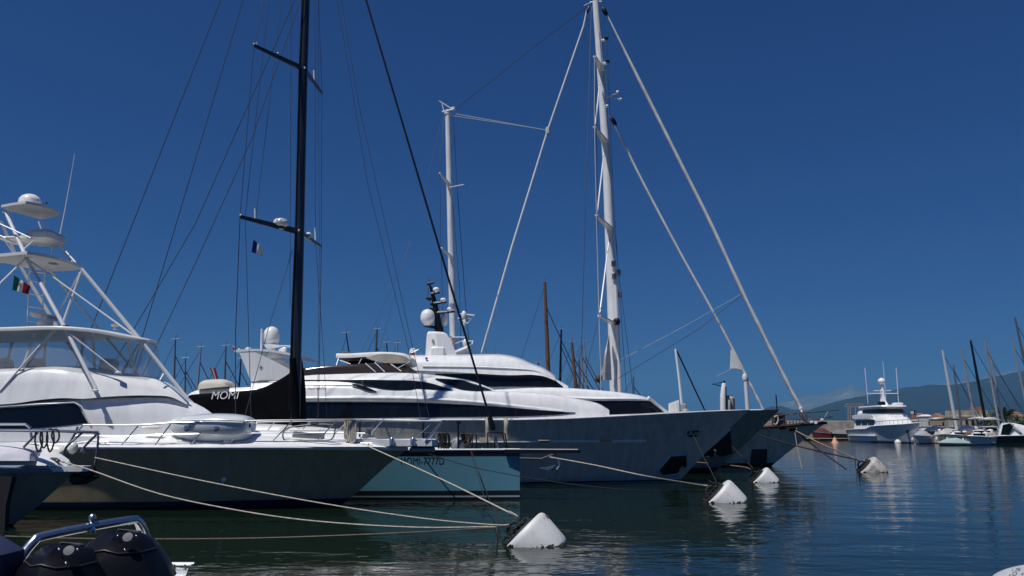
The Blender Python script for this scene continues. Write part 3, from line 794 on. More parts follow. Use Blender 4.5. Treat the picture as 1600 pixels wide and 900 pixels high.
def black_sloop():
    bow = P(812, 782, 34.8); bow.z = 0
    D = Vector((.988, -.155, 0)); N = Vector((.155, .988, 0))
    xf = lambda p: bow + D * p.x + N * p.y + Vector((0, 0, p.z))
    root = empty('sailing_yacht', bow - D * 10, 'pale blue hulled sailing yacht with tall black mast and black boom cover', 'sailing yacht')
    zs = P(812, 703.5, 34.8).z
    h = Hull(-22, curve([(-.6, -.25), (0, 0), (zs, .02)]), curve([(-22, zs), (0, zs)]), 0, 2.35, 2.05, kd=2.0, kw=1.7, u0=.3, flare=.8, xf=xf)
    zb = lambda py: P(700, py, 34).z
    hm = hull_mat('pale_blue_topsides', (.11, .28, .355), [(.10, (.012, .012, .013)), (.165, (.35, .42, .45)), (zb(768.5), (.012, .013, .016)), (zb(714), (.11, .28, .355)), (9, (.010, .009, .010))], rough=.25, coat=.3, streak=.2)
    h.shell().build('hull', hm, root)
    def near(px, py):
        Y = 34.
        for _ in range(12):
            p = P(px, py, Y); q = p - bow; lx, ly = q.dot(D), q.dot(N)
            s = h.near(min(lx, -.01), p.z)
            Y += (s - ly) / N.y
        return Y - .006
    letters('MOMI-7777D', 'hull_lettering', INKDK, root, (626, 714.5, 694, 726, 0), near)
    h.deck(crown=.1).build('deck', mat('pale_grey_deck', (.55, .58, .60), .6, var=.1), root)
    tr = MB()
    for sd in (-1, 1): tr.tube([xf(p) for p in h.edge(1, sd, n=50, dz=.03)], .05, 6)
    tr.build('toe_rail', GEL, root)
    # bowsprit plank
    b = MB(); rows = []
    for x, w in ((-.6, .35), (0, .28), (1.2, .24), (2.45, .2), (2.6, .1)):
        rows.append([xf(Vector((x, -w, zs - .12 + .01 * x))), xf(Vector((x, -w, zs + .02))), xf(Vector((x, w, zs + .02))), xf(Vector((x, w, zs - .12 + .01 * x)))])
    b.grid(rows, close=True); b.add(rows[0], [(0, 1, 2, 3)]); b.add(rows[-1], [(0, 1, 2, 3)])
    b.build('bowsprit', BLACK, root)
    MB().add([xf(Vector((x, y, zs + .035))) for x, y in ((-.6, -.3), (2.5, -.17), (2.5, .17), (-.6, .3))] + [xf(Vector((x, y, zs + .06))) for x, y in ((-.6, -.3), (2.5, -.17), (2.5, .17), (-.6, .3))], [(0, 3, 2, 1), (4, 5, 6, 7), (0, 1, 5, 4), (1, 2, 6, 5), (2, 3, 7, 6), (3, 0, 4, 7)]).build('sprit_tread', GEL, root)
    b = MB(); pxtube(b, [(868, 709, 34.4), (845, 717, 34.4), (812, 716, 34.5)], .05, 6); b.build('bobstay', BLACK, root)
    a = MB(); c = P(858, 731, 34.3)
    a.prism([P(843, 731.5, 34.25), P(857, 730, 34.25), P(868, 727, 34.25), P(862, 733, 34.25), P(856, 735, 34.25)], (0, .3, 0)); pxtube(a, [(861, 733, 34.4), (871, 733, 34.4), (875, 727, 34.4), (872, 716, 34.4)], .07, 6)
    a.build('anchor', STEEL, root)
    # mast
    mb = MB(); pts = [(461.5, 690, 36.6), (463, 560, 36.6), (468, 362, 36.6), (474, 108, 36.6), (480, -60, 36.6), (485, -350, 36.6)]
    pxtube(mb, pts, [.24, .235, .225, .21, .19, .13], 14); mb.build('mast', CARBON, root, angle=60)
    tk = MB(); pxtube(tk, [(452, 640, 36.4), (457, 480, 36.4), (462, 362, 36.4), (468, 108, 36.4), (475, -60, 36.4)], .045, 5); tk.build('sail_track', BLACK, root)
    for a, c, e in (((397, 71, 34.2), (475, 108, 36.6), (503, 145, 39.2)), ((375, 338.5, 34.0), (468, 362, 36.6), (502, 385.5, 39.4))):
        for t in (a, e):
            s = MB(); s.tube([P(*c), P(*t)], [.16, .09], 8, flat=.55); s.build('spreader', CARBON, root)
    for x, y, d in ((397, 69, 34.2), (434, 83, 35.2), (476, 106, 36.2), (376, 336, 34.), (467, 360, 36.25)):
        MB().ball(P(x, y, d), .05, 8).build('spreader_light', GEL, root)
    for x, y0, y1, d in ((399, 345, 326, 34.7), (493, 378, 356, 38.6), (491, 126, 110, 38.), (401, 70, 66, 34.3)):
        s = MB(); pxtube(s, [(x, y0, d), (x - .5, y1, d)], .045, 6); s.build('antenna', GEL, root)
    d = P(438.5, 354.5, 35.7)
    MB().lathe(d, [(.1, -.12), (.12, 0), (.30, .05), (.34, .14), (.33, .26), (.26, .35), (.1, .40), (0, .41)], 20).build('radar_dome', GEL, root, angle=60)
    MB().lathe(P(438.5, 357, 35.7), [(.2, -.02), (.14, .1)], 12).build('radar_bracket', BLACK, root)
    MB().lathe(P(482, 369, 37.6), [(.06, -.1), (.13, 0), (.14, .1), (.08, .18), (0, .2)], 12).build('gps_dome', GEL, root)
    # standing and running rigging
    mh = (485, -345, 36.6)
    tubes('rigging_wire', WIRE, root, [
        ([mh, (345, 0, 37.0), (84, 662, 37.6)], .022), ([mh, (380, 0, 36.8), (180, 668, 37.0)], .020), ([mh, (461, 0, 37.2), (305, 350, 37.9), (121, 665, 38.4)], .020), ([mh, (470, 0, 36.2), (392, 220, 36.0), (305, 412, 35.9), (190, 655, 35.8)], .018),
        ([mh, (397, 71, 34.2)], .016), ([(397, 71, 34.2), (375, 338, 34.0)], .016), ([(375, 338, 34.0), (368, 520, 33.95), (368, 672, 34.0)], .020), ([(420, 0, 35.2), (383, 338, 34.1), (393, 672, 34.0)], .014), ([(440, 0, 35.6), (399, 345, 34.6)], .012),
        ([mh, (503, 145, 39.2)], .014), ([(503, 145, 39.2), (502, 385, 39.4)], .014), ([(502, 385, 39.4), (497, 672, 39.2)], .018), ([(492, 0, 38), (493, 380, 38.6), (506, 560, 38.8), (512, 672, 38.9)], .012), ([(457, 390, 36.3), (419, 515, 35.3), (378, 668, 34.4)], .014),
        ([(497, 0, 38.2), (499, 385, 38.9), (497, 560, 39), (495, 672, 39)], .010), ([(455, 0, 36.4), (453, 480, 36.4)], .012),
        ([mh, (527, 0, 36.4), (575, 290, 36.2), (638, 545, 36.0), (664, 690, 36.0)], .013), ([mh, (533, 0, 36.9), (560, 160, 36.7), (645, 545, 36.2), (680, 690, 36.0)], .013)], n=5)
    fs = MB(); pxtube(fs, [mh, (572, 0, 35.6), (680, 365, 35.1), (766, 655, 34.85)], [.03, .046, .05, .05], 8); fs.build('forestay', BLACK, root)
    fs = MB(); pxtube(fs, [(765, 652, 34.85), (769, 665, 34.85), (771, 672, 34.85)], [.1, .15, .1], 10); fs.build('furling_drum', BLACK, root)
    fs = MB(); pxtube(fs, [(771, 672, 34.85), (780, 706, 34.85)], .05, 8); fs.build('tack_strut', DSTEEL, root)
    # boom under its black cover
    bg = House.px([(292, 620, 636, .12, .2), (299, 617, 650, .22, .32), (340, 614, 654, .3, .36), (396, 609, 655, .32, .38), (425, 598, 656, .33, .38), (452, 581, 657, .34, .4), (460, 566, 658, .34, .4), (467, 557, 660, .3, .36), (474, 600, 662, .2, .3)], 36.9, r=.2, crown=.03)
    bg.shell().build('boom_cover', CLOTHBK, root, angle=70)
    letters('MOMI', 'cover_lettering', INKWH, root, (330, 611.5, 371, 624, -.8), lambda x, y: bg.on(x, y, .05).y, shear=3)
    bm = MB(); pxtube(bm, [(298, 655, 37.0), (460, 657, 36.9)], .2, 10); bm.build('boom', CARBON, root)
    pb = MB(); pxtube(pb, [(457, 560, 36.2), (461, 620, 36.2), (463, 688, 36.2)], [.14, .2, .16], 10); pb.build('mast_boot', CLOTHBK, root, angle=70)
    # coachroof
    cr = House.px([(60, 668, 700, .9, 1.2), (250, 664, 700, 1.1, 1.3), (400, 665, 701, 1.0, 1.25), (520, 674, 702, .7, 1.0), (600, 692, 702, .3, .6)], 36.7, r=.2)
    cr.shell().build('coachroof', GEL, root)
    # bow fittings
    for pts in (((762, 704, 34.75), (762, 676, 34.75), (783, 676, 34.7), (789, 677, 34.7), (793, 703, 34.75)), ((773, 704, 35.2), (773, 676, 35.2), (785, 676, 35.1), (791, 704, 35.0))):
        s = MB(); pxtube(s, pts, .03, 6); s.build('pulpit_rail', BLACK, root)
    tubes('lifeline', WIRE, root, [([(661, 676, 34.6), (716, 677, 34.65), (762, 678, 34.75)], .012), ([(500, 672, 34.5), (661, 676, 34.6)], .012)], n=4)
    for x, y0, y1, dd in ((562, 656, 700, 34.5), (661, 657, 702, 34.6), (716, 658, 704, 34.65)):
        s = MB(); pxtube(s, [(x, y1, dd), (x, y0 + 2, dd)], .04, 6); s.lathe(P(x, y0 + 2, dd), [(.06, -.08), (.11, -.04), (.11, .04), (.06, .07)], 10); s.build('stanchion', BLACK, root)
    s = MB(); s.lathe(P(716, 702, 35.0), [(.28, 0), (.34, .12), (.3, .34), (.2, .46), (.06, .52)], 16); s.build('deck_winch', GREYP, root)
    s = MB(); s.prism([P(749, 684, 35.0), P(766, 684, 35.0), P(766, 691, 35.0), P(749, 692, 35.0)], (0, .4, 0)); s.build('furled_line_bag', BEIGE, root)
    for x, y in ((690, 676), (733, 677)):
        s = MB(); pxtube(s, [(x + 5, y + 28, 34.8), (x + 5, y + 3, 34.8), (x + 8, y, 34.8), (x + 11, y + 4, 34.8), (x + 12, y + 28, 34.8)], .028, 6, 3); s.build('mooring_bollard', BLACK, root)
    s = MB(); s.cbox(P(735, 702, 35.1), (1.0, .5, .12), .04); s.build('chain_plate', BLACK, root)
black_sloop()
coil('rope_coil', 'black rope hank hanging at the bow stanchion behind the lettering of the pale blue yacht', 686, 700, 676, 704, 34.9, 6, ROPEDK, .035)
coil('rope_coil', 'shorter brown black rope hank on the pale blue yacht deck beside the small winch', 721, 733, 677, 698, 34.9, 5, RUST, .04)

burg = stripes_mat('blue_white_flag', [(.012, .03, .22), (.82, .83, .84)], 0, (.36,))
flag('flag', 'small blue and white flag under the lower spreader of the black mast', ((396, 374), (412, 388), (411, 401), (393, 394)), 34.5, burg, 1.2, .06)
ital = stripes_mat('tricolour_flag', [(.012, .22, .09), (.62, .62, .60), (.30, .012, .025)], 0, (.30, .60))
o = flag('flag', 'green white and red flag with a crest flying from the tuna tower', ((22, 430), (48, 447), (44, 460), (19, 453)), 30.5, ital, 1.3, .07)
cr = MB(); cr.prism([P(x, y, 30.36) for x, y in ((29.5, 441), (33, 442.5), (33.5, 447), (31.5, 450), (29, 446))], (0, .02, 0))
k = cr.build('crest', mat('flag_crest', (.28, .14, .16), .8), None); k.parent = o; k.location = Vector(k['base']) * G - o.location

# ------------------------------------------------------------------ white motor yacht with knuckled grey hull
def dome(root, px, py, Y, r, hgt, name='satellite_dome', m=None, foot=.25):
    c = P(px, py, Y)
    b = MB(); b.lathe(c, [(r * .45, -foot), (r * .55, 0), (r * .9, hgt * .16), (r, hgt * .32), (r, hgt * .55), (r * .88, hgt * .76), (r * .6, hgt * .92), (r * .25, hgt * .99), (0, hgt)], 24)
    return b.build(name, m or GEL, root, angle=60)

def motor_yacht():
    YC = 46.0
    root = empty('motor_yacht', (0, YC, 0), 'long white motor yacht with grey hull and dark ribbon windows behind the black mast', 'motor yacht')
    pt = lambda px, py: P(px, py, YC)
    prof = [(1040, 775), (1066, 747), (1084, 727), (1112, 698), (1141, 668), (1172, 640)]
    stem = curve([(pt(*q).z, pt(*q).x) for q in prof])
    xs = pt(215, 655).x
    sh = [(215, 657, 3.95), (815, 656, 3.9), (900, 654, 3.4), (1000, 649, 2.3), (1100, 643.5, 1.0)]
    sheer = curve([(P(x, y, YC - hb).x, P(x, y, YC - hb).z) for x, y, hb in sh] + [(stem(99), pt(1172, 640).z)])
    h = Hull(xs, stem, sheer, YC, 4.0, 3.55, kd=2.3, kw=1.7, u0=.42, flare=1.2, nu=60, nw=14)
    zb = lambda py: P(700, py, 42.3).z
    hm = hull_mat('grey_blue_topsides', (.50, .50, .45), [(zb(760.5), (.012, .013, .015)), (zb(758.5), (.34, .38, .40)), (zb(756), (.012, .013, .016))], rough=.2, coat=.45, streak=.2)
    h.shell().build('hull', hm, root)
    h.deck().build('deck', GEL2, root)
    # bulwark cap and knuckle ledge
    cap = MB()
    for sd in (-1, 1): cap.tube(h.edge(1, sd, n=60, u1=.8), .07, 6)
    cap.build('bulwark_cap', GEL, root)
    b = MB(); ra, rb = [], []
    for i in range(31):
        px = lerp(480, 1010, i / 30); py = lerp(692.5, 688.5, i / 30) if px < 900 else lerp(689.5, 687.5, (px - 900) / 110)
        Y = 42.
        for _ in range(6):
            p = P(px, py, Y); Y = h.near(p.x, p.z)
        p = P(px, py, Y); w = .16 * min((1010 - px) / 260, 1)
        ra.append([p + Vector((0, .05, .06)), p + Vector((0, -w, .02)), p + Vector((0, -w, -.03)), p + Vector((0, .05, -.12))])
    b.grid(ra, close=True); b.build('knuckle_ledge', GEL, root)
    for px in (762, 791): 
        s = MB(); s.tube(smooth([P(px - 1, 655, 41.9), P(px, 662, 41.75), P(px, 676, 41.75), P(px + 1, 686, 41.75)], 3), .12, 8); s.build('fairlead_fender', BEIGE, root)
    def on_hull(px, py, out=.05):
        Y = 43.
        for _ in range(10):
            p = P(px, py, Y); Y = h.near(p.x, p.z)
        return P(px, py, Y - out)
    for px, py in ((850, 688.5), (947, 687.2)):
        s = MB(); a, c = on_hull(px - 10, py), on_hull(px + 10, py - .4); s.tube([a, a.lerp(c, .05), a.lerp(c, .95), c], [.05, .11, .11, .05], 8); s.build('fender_block', TAN, root)
    # anchor pocket: dark recess with frame
    pk = [(1028, 735), (1038, 724), (1048, 712.5), (1073, 710.5), (1074, 730), (1058, 741), (1035, 744)]
    s = MB(); q = [on_hull(x, y, .03) for x, y in pk]; s.prism(q, (0, .25, 0)); s.build('anchor_pocket', POCKET, root, angle=20)
    s = MB(); s.tube([on_hull(x, y, .05) for x, y in pk + pk[:1]], .045, 6); s.build('pocket_frame', hm, root)
    s = MB(); s.prism([on_hull(x, y, .1) for x, y in ((1062, 733), (1066, 728.5), (1071, 732), (1067, 736), (1061, 737))], (0, .15, 0)); s.build('anchor', TAN, root)
    # hawse plate with polished fittings
    s = MB(); s.prism([on_hull(x, y, .04) for x, y in ((1075, 674), (1091, 672.5), (1093, 676), (1091, 682), (1077, 683), (1074, 679))], (0, .12, 0)); s.build('hawse_plate', BLACK, root)
    for x0, y0, x1, y1 in ((1077, 680, 1081, 675), (1077.5, 676.5, 1081, 675.5), (1080, 679, 1085, 679.5), (1083, 681, 1086, 675), (1084, 677, 1089, 678), (1088.5, 681, 1090.5, 675)):
        MB().tube([on_hull(x0, y0, .1), on_hull(x1, y1, .1)], .065, 6).build('hawse_roller', STEEL, root)
    # ---- superstructure
    body = House.px([(286, 622, 655, 3.0, 3.5), (300, 611, 655, 3.15, 3.55), (330, 607, 655, 3.2, 3.55), (440, 602, 656, 3.25, 3.55), (520, 600, 656, 3.25, 3.55), (640, 606, 656, 3.3, 3.55), (720, 611, 656, 3.2, 3.5), (800, 612, 655, 3.0, 3.4), (860, 616, 655, 2.7, 3.2), (905, 624, 655, 2.3, 2.8), (936, 631, 655, 1.9, 2.4), (952, 640, 654, 1.6, 2.0)], YC, r=.25)
    body.shell().build('superstructure', GEL, root, angle=50)
    body.strip([(300, 630, 654), (470, 628.5, 655), (560, 628.5, 654), (640, 629, 652.5), (700, 631.5, 652), (760, 634.5, 651.5), (830, 640, 650), (870, 643, 648), (899, 644.4, 645.2)], sub=4, out=.05).build('main_deck_window', GLASS, root)
    for px in (520, 575, 632, 690, 748, 806):
        yt, yb = lerp(628.5, 640, max(0, (px - 600) / 230)), 651
        MB().tube([body.on(px, yt, .06), body.on(px + 1, yb, .06)], .022, 5).build('window_mullion', BLACK, root)
    # shaded soffit band above the ribbon window: a lip that stands proud of the glass
    lip = MB(); rows = []
    for px, yt, yb in [tuple(v) for v in smooth([(300, 622, 629.5), (470, 619, 628), (600, 618, 628.2), (680, 621, 630), (760, 627, 634), (830, 635, 639.5), (880, 640, 643)], 4)]:
        w = .22 * min(1, (882 - px) / 200 + .1)
        rows.append([body.on(px, yt, .02), body.on(px, lerp(yt, yb, .25), w), body.on(px, lerp(yt, yb, .45), w), body.on(px, yb, .06), body.on(px, yb, -.1), body.on(px, yt, -.1)])
    lip.grid(rows, close=True); lip.add(rows[0], [tuple(range(6))]); lip.add(rows[-1], [tuple(range(6))]); lip.build('side_overhang', GEL, root, angle=60)
    letters('ADMIRAL', 'side_lettering', INKDK, root, (480, 602.2, 509.5, 607, 0), lambda x, y: body.on(x, y, .04).y)
    body.strip([(549, 599.2, 600.4), (560, 600.5, 605), (575, 605.5, 611), (588, 611.4, 612.3)], out=.05).build('side_vent', BLACK, root)
    upd = House.px([(392, 596, 606, 2.5, 3.1), (440, 592, 604, 2.7, 3.15), (480, 586, 602, 2.75, 3.2), (560, 583, 602, 2.8, 3.2), (620, 582, 606, 2.75, 3.2), (660, 584, 611, 2.6, 3.15), (700, 589, 613, 2.4, 3.1), (740, 597, 613, 2.1, 2.95), (772, 609.5, 613, 1.9, 2.75)], YC, r=.25)
    upd.shell().build('upper_deck', GEL, root, angle=50)
    upd.strip([(400, 594.5, 595.5), (480, 593.6, 594.8), (540, 593.4, 595.5), (575, 593.3, 602), (605, 593.8, 608), (640, 594.4, 610), (670, 598, 609.7), (707, 609, 609.6)], out=.06, sub=4).build('upper_deck_window', GLASS, root)
    upd.strip([(680, 591, 592), (700, 592, 601), (720, 594, 608), (742, 600, 610.5), (757, 605, 610.4), (768, 609.2, 610.2)], out=.06, sub=4).build('wheelhouse_window', GLASS, root)
    # flying bridge screen
    fly = House.px([(468, 576, 586, 2.35, 2.5), (520, 571, 585, 2.35, 2.5), (575, 567.5, 584, 2.2, 2.5), (600, 567, 583, 1.9, 2.4), (630, 570, 583, 1.5, 2.2), (652, 580.5, 583, 1.2, 1.9)], YC, r=.05, crown=-.15)
    fly.shell().build('bridge_screen', mat('brown_tinted_screen', (.035, .026, .022), .12, spec=.5), root)
    for a, b in (((571, 568, 1.0), (587, 581.5, 1.0)), ((586, 567, 1.0), (601, 581, 1.0)), ((609, 568, 1.0), (627, 580, 1.0))):
        MB().tube([fly.on(a[0], a[1], .05), fly.on(b[0], b[1], .05)], .035, 6).build('screen_post', SILVER, root)
    # bimini
    bm = House.px([(525, 552, 559, 1.7, 1.75), (545, 552, 559, 1.8, 1.85), (580, 550, 557.5, 1.85, 1.9), (600, 549.5, 562, 1.85, 1.9), (628, 552, 567, 1.7, 1.8), (642, 560, 566.5, 1.4, 1.5)], YC, r=.2, crown=.1)
    bm.shell().build('bimini', WCLOTH, root, angle=60)
    bs = MB()
    un = bm.strip([(572, 558.5, 559.5), (590, 553.5, 565), (610, 553, 567.5), (630, 556, 567), (640, 562, 566)], out=.03).build('bimini_side_flap', BEIGE, root)
    tubes('bimini_pole', SILVER, root, [([(529, 560, 44.2), (522, 583, 43.6)], .03), ([(531, 563, 44.2), (548, 569, 44)], .025), ([(640, 565, 44.4), (610, 582, 43.9)], .03), ([(566, 559, 44.2), (556, 576, 43.8)], .025), ([(590, 563, 44), (568, 581, 43.7)], .02)])
    s = MB(); s.cbox(P(566, 564, 46.5), (1.6, .3, .5), .05); s.build('helm_seat', BLACK, root)
    s = MB(); s.cbox(P(540, 552.5, 46.5), (.7, .4, .25), .08); s.build('sun_pad_roll', DSTEEL, root)
    # radar arch: near and far wings, hardtop between
    for dy, nm in ((2.6, 0), (-2.6, 1)):
        poly = [(374, 550.5), (397, 549.5), (420, 560), (455, 578.5), (470, 590), (455, 597), (392, 596)]
        Y = YC - dy
        sc = Y / (YC - 2.6) if nm else 1.0
        pts = [P(x, y, YC - 2.6) for x, y in poly]
        pts = [Vector((p.x, Y, p.z)) for p in pts]
        w = MB(); w.prism(pts, (0, .35 if not nm else -.35, 0)); w.build('arch_wing', GEL, root, angle=30)
    hp = [P(x, y, YC - 2.6) for x, y in ((366, 550), (400, 548.5), (425, 550), (470, 558))]
    s = MB(); rows = [[Vector((p.x, YC - 2.62, p.z)), Vector((p.x, YC - 2.62, p.z + .12)), Vector((p.x, YC + 2.62, p.z + .12)), Vector((p.x, YC + 2.62, p.z))] for p in hp]
    s.grid(rows, close=True); s.add(rows[0], [(0, 1, 2, 3)]); s.add(rows[-1], [(0, 1, 2, 3)]); s.build('arch_roof', GEL, root, angle=30)
    star = MB(); c = (407.5, 573.8)
    for k in range(4):
        an = k * math.pi / 2 + .08
        r = 5 if k % 2 == 0 else 5
        star.add([P(c[0] + r * math.cos(an), c[1] + r * math.sin(an), YC - 2.63), P(c[0] + 1.1 * math.cos(an + .8), c[1] + 1.1 * math.sin(an + .8), YC - 2.63), P(*c, YC - 2.63), P(c[0] + 1.1 * math.cos(an - .8), c[1] + 1.1 * math.sin(an - .8), YC - 2.63)], [(0, 1, 2, 3)])
    star.build('star_emblem', INKGR, root)
    dome(root, 423.5, 539.5, YC - .6, .46, 1.08, foot=.45)
    s = MB(); pxtube(s, [(423.5, 553, YC - .6), (423.5, 536, YC - .6)], [.16, .12], 10); s.lathe(P(423.5, 539, YC - .6), [(.12, -.35), (.44, .02)], 20); s.build('dome_pedestal', GEL, root)
    s = MB(); pxtube(s, [(408, 550, YC - 1), (409, 514, YC - 1)], .06, 8); s.build('antenna_tube', GEL, root)
    s = MB(); pxtube(s, [(425.5, 541.3, YC - 1.2), (455, 541.3, YC - .6)], .07, 8); s.build('radar_scanner', GEL, root)
    s = MB(); s.cbox(P(441, 549, YC - .9), (.42, .4, .45), .12); s.lathe(P(444, 547, YC - 1.15), [(.16, 0), (.18, .05), (.1, .12)], 14, axis=(-.3, -1, 0)); s.build('searchlight', GEL, root)
    s = MB(); s.cbox(P(388, 545.5, YC - 1.5), (.3, .3, .2), .06); s.build('navigation_light', GEL, root)
    s = MB(); pxtube(s, [(374.5, 549, YC - 1), (374.5, 541, YC - 1)], .03); pxtube(s, [(370, 540, YC - 1.3), (382, 538.5, YC - .5)], .02); pxtube(s, [(369, 549, YC - 1), (374.5, 545, YC - 1), (380, 549, YC - 1)], .04); s.build('wind_instrument', DSTEEL, root)
    tubes('stanchion', STEEL, root, [([(371, 655, 42.1), (371, 650, 42.1)], .02)])
    # stern canvas covered seating
    cvr = House.px([(309, 606, 609, .6, .7), (311, 598, 608, .7, .8), (318, 595, 607, .8, .9), (338, 594, 605, .85, .95), (350, 597, 604, .8, .9), (356, 602, 604, .6, .7)], 43.4, r=.15)
    cvr.shell().build('seat_cover', CREAM, root)
motor_yacht()
rwb = stripes_mat('red_ensign', [(.35, .02, .03), (.55, .55, .55), (.05, .06, .2), (.35, .02, .03)], 0, (.3, .45, .6))
flag('flag', 'furled red white and blue ensign on the white yacht above the cream cover', ((328, 575), (337, 575), (342, 594), (335, 594)), 43.0, rwb, 1, .04)
o = flag('flag', 'tiny red and white pennant at the top of the white radar arch', ((363, 539), (368, 541), (367.5, 548), (364, 547)), 44.5, stripes_mat('red_white_pennant', [(.40, .03, .04), (.7, .7, .7)], 1, (.55,)), 1, .03)
# ------------------------------------------------------------------ second white motor yacht, further back
def far_motor_yacht():
    YC = 55.0
    root = empty('motor_yacht', (4, YC, 0), 'taller white motor yacht with black radar mast rising behind the long grey hulled yacht', 'motor yacht')
    pt = lambda px, py: P(px, py, YC)
    prof = [(1085, 760), (1112, 741), (1145, 712), (1175, 684), (1218, 640)]
    stem = curve([(pt(*q).z, pt(*q).x) for q in prof])
    xs = pt(420, 655).x
    sh = [(420, 660, 4.1), (900, 652, 3.7), (1050, 646, 2.6), (1150, 641.5, 1.0)]
    sheer = curve([(P(x, y, YC - hb).x, P(x, y, YC - hb).z) for x, y, hb in sh] + [(stem(99), pt(1218, 640).z)])
    h = Hull(xs, stem, sheer, YC, 4.1, 3.7, kd=2.3, kw=1.7, u0=.42, flare=1.2, nu=56, nw=14)
    hm = hull_mat('grey_green_topsides', (.26, .27, .23), [(.35, (.012, .013, .015))], rough=.2, coat=.45, streak=.2)
    h.shell().build('hull', hm, root); h.deck().build('deck', GEL2, root)
    cap = MB()
    for sd in (-1, 1): cap.tube(h.edge(1, sd, n=60, u1=.96), .06, 6)
    cap.build('bulwark_cap', GEL, root)
    def on_hull(px, py, out=.05):
        Y = 53.
        for _ in range(10):
            p = P(px, py, Y); Y = h.near(p.x, p.z)
        return P(px, py, Y - out)
    pk = [(1098, 709), (1120, 690), (1141, 671), (1143, 690), (1144, 709), (1131, 713), (1100, 715)]
    s = MB(); s.prism([on_hull(x, y, .03) for x, y in pk], (0, .3, 0)); s.build('anchor_pocket', POCKET, root, angle=20)
    s = MB(); s.tube([on_hull(x, y, .07) for x, y in ((1097, 710), (1120, 690), (1141, 670.5))], .07, 6); s.build('pocket_lip', SILVER, root)
    s = MB(); s.tube([on_hull(x, y, .1) for x, y in ((1117, 702), (1117.5, 708), (1115, 712), (1121, 712.5))], .1, 6); s.build('anchor', STEEL, root)
    s = MB(); s.cbox(on_hull(1105, 713.5, .1), (.25, .2, .12), .03); s.build('anchor_shackle', STEEL, root)
    # main deck house with big forward window
    a = House.px([(640, 610, 660, 3.1, 3.6), (760, 605.5, 656, 3.1, 3.6), (860, 605, 655, 3.05, 3.5), (930, 609, 654, 2.8, 3.3), (985, 615, 652, 2.2, 2.9), (1014, 622, 650, 1.6, 2.5), (1030, 634, 649, 1.2, 2.1), (1048, 648, 650, .9, 1.7)], YC, r=.3)
    a.shell().build('deckhouse', GEL, root, angle=50)
    a.strip([(905, 627, 627.6), (925, 626.3, 637), (950, 625.8, 648), (985, 625.6, 648), (1012, 626.2, 648), (1026, 634, 648), (1041, 646, 648)], out=.05, sub=3).build('forward_window', GLASS, root)
    lip = MB(); rows = []
    for px, yt, yb in [tuple(v) for v in smooth([(880, 619, 622), (930, 620, 626), (985, 620, 626), (1012, 622.5, 626.5), (1018, 625, 627.5)], 4)]:
        rows.append([a.on(px, yt, .02), a.on(px, lerp(yt, yb, .5), .2), a.on(px, yb, .12), a.on(px, yb, -.1), a.on(px, yt, -.1)])
    lip.grid(rows, close=True); lip.build('window_visor', GEL, root, angle=60)
    tubes('windscreen_frame', GEL, root, [([(1013, 621, 52.6), (1026, 632, 53.2), (1044, 646, 53.4)], .1)], 8)
    a.strip([(844, 615.8, 617.8), (856, 616.3, 618.2)], sub=1, out=.03, rows=1).build('side_grille', SILVER, root)
    # wheelhouse band and roof
    wh = House.px([(640, 580, 608, 2.9, 3.1), (760, 580, 607, 2.9, 3.1), (840, 582, 606, 2.5, 2.9), (868, 592, 606, 2.0, 2.6), (888, 603, 606, 1.7, 2.3)], YC, r=.1)
    wh.shell().build('wheelhouse', GEL, root)
    wh.strip([(680, 584, 586), (720, 584, 596), (757, 584.2, 604), (800, 585, 604), (845, 586, 604.5), (864, 592.5, 605), (880, 604, 605.2)], out=.05, sub=3).build('wheelhouse_window', GLASS, root)
    rf = House.px([(600, 557, 577, 2.9, 3.1), (650, 555.5, 579, 2.9, 3.15), (700, 555, 581, 2.9, 3.2), (760, 554, 584.5, 2.85, 3.2), (788, 555, 586, 2.75, 3.15), (810, 560, 586, 2.6, 3.1), (830, 569, 585.5, 2.3, 2.95), (850, 577, 588, 2.05, 2.75), (866, 588, 594, 1.8, 2.5), (869, 592, 594.5, 1.7, 2.3)], YC, r=.5, crown=.25)
    rf.shell().build('roof', GEL, root, angle=60)
    rl = MB(); rows = []
    for px, y in [tuple(v) for v in smooth([(660, 572), (740, 573), (800, 575.5), (835, 579), (858, 587)], 4)]:
        rows.append([rf.on(px, y - 1.2, -.02), rf.on(px, y, .1), rf.on(px, y + 1.6, .02)])
    rl.grid(rows); rl.build('roof_moulding', GEL, root, angle=60)
    s = MB(); s.lathe(rf.on(666.5, 560.2, .0), [(.08, .03), (.09, -.05), (0, -.06)], 10, axis=(0, 1, 0)); s.build('side_light', DSTEEL, root)
    # radar mast
    c = MB(); rows = []
    for y, x0, x1, w in ((556, 667, 714, .95), (535, 668, 706, .85), (523, 669, 699, .75), (519.5, 671, 693, .6)):
        l, r = P(x0, y, YC), P(x1, y, YC); rows.append([Vector((l.x, YC - w, l.z)), Vector((lerp(l.x, r.x, .45), YC - w * 1.05, l.z)), Vector((r.x, YC - w * .45, l.z)), Vector((r.x, YC + w * .45, l.z)), Vector((l.x, YC + w, l.z))])
    c.grid(rows, close=True); c.add(rows[-1], [tuple(range(5))]); c.add(rows[0], [tuple(range(5))]); c.build('mast_pylon', GEL, root, angle=25)
    s = MB(); pxtube(s, [(676.5, 530, YC - .95), (675, 533, YC - .95), (676, 536, YC - .95), (678.5, 534, YC - .95), (677, 531, YC - .95)], .03); s.build('pylon_emblem', INKGR, root)
    s = MB(); s.cbox(P(684, 549.5, YC - 1.1), (1.0, .5, .65), .1); s.build('pylon_locker', GEL, root)
    ms = MB(); rows = []
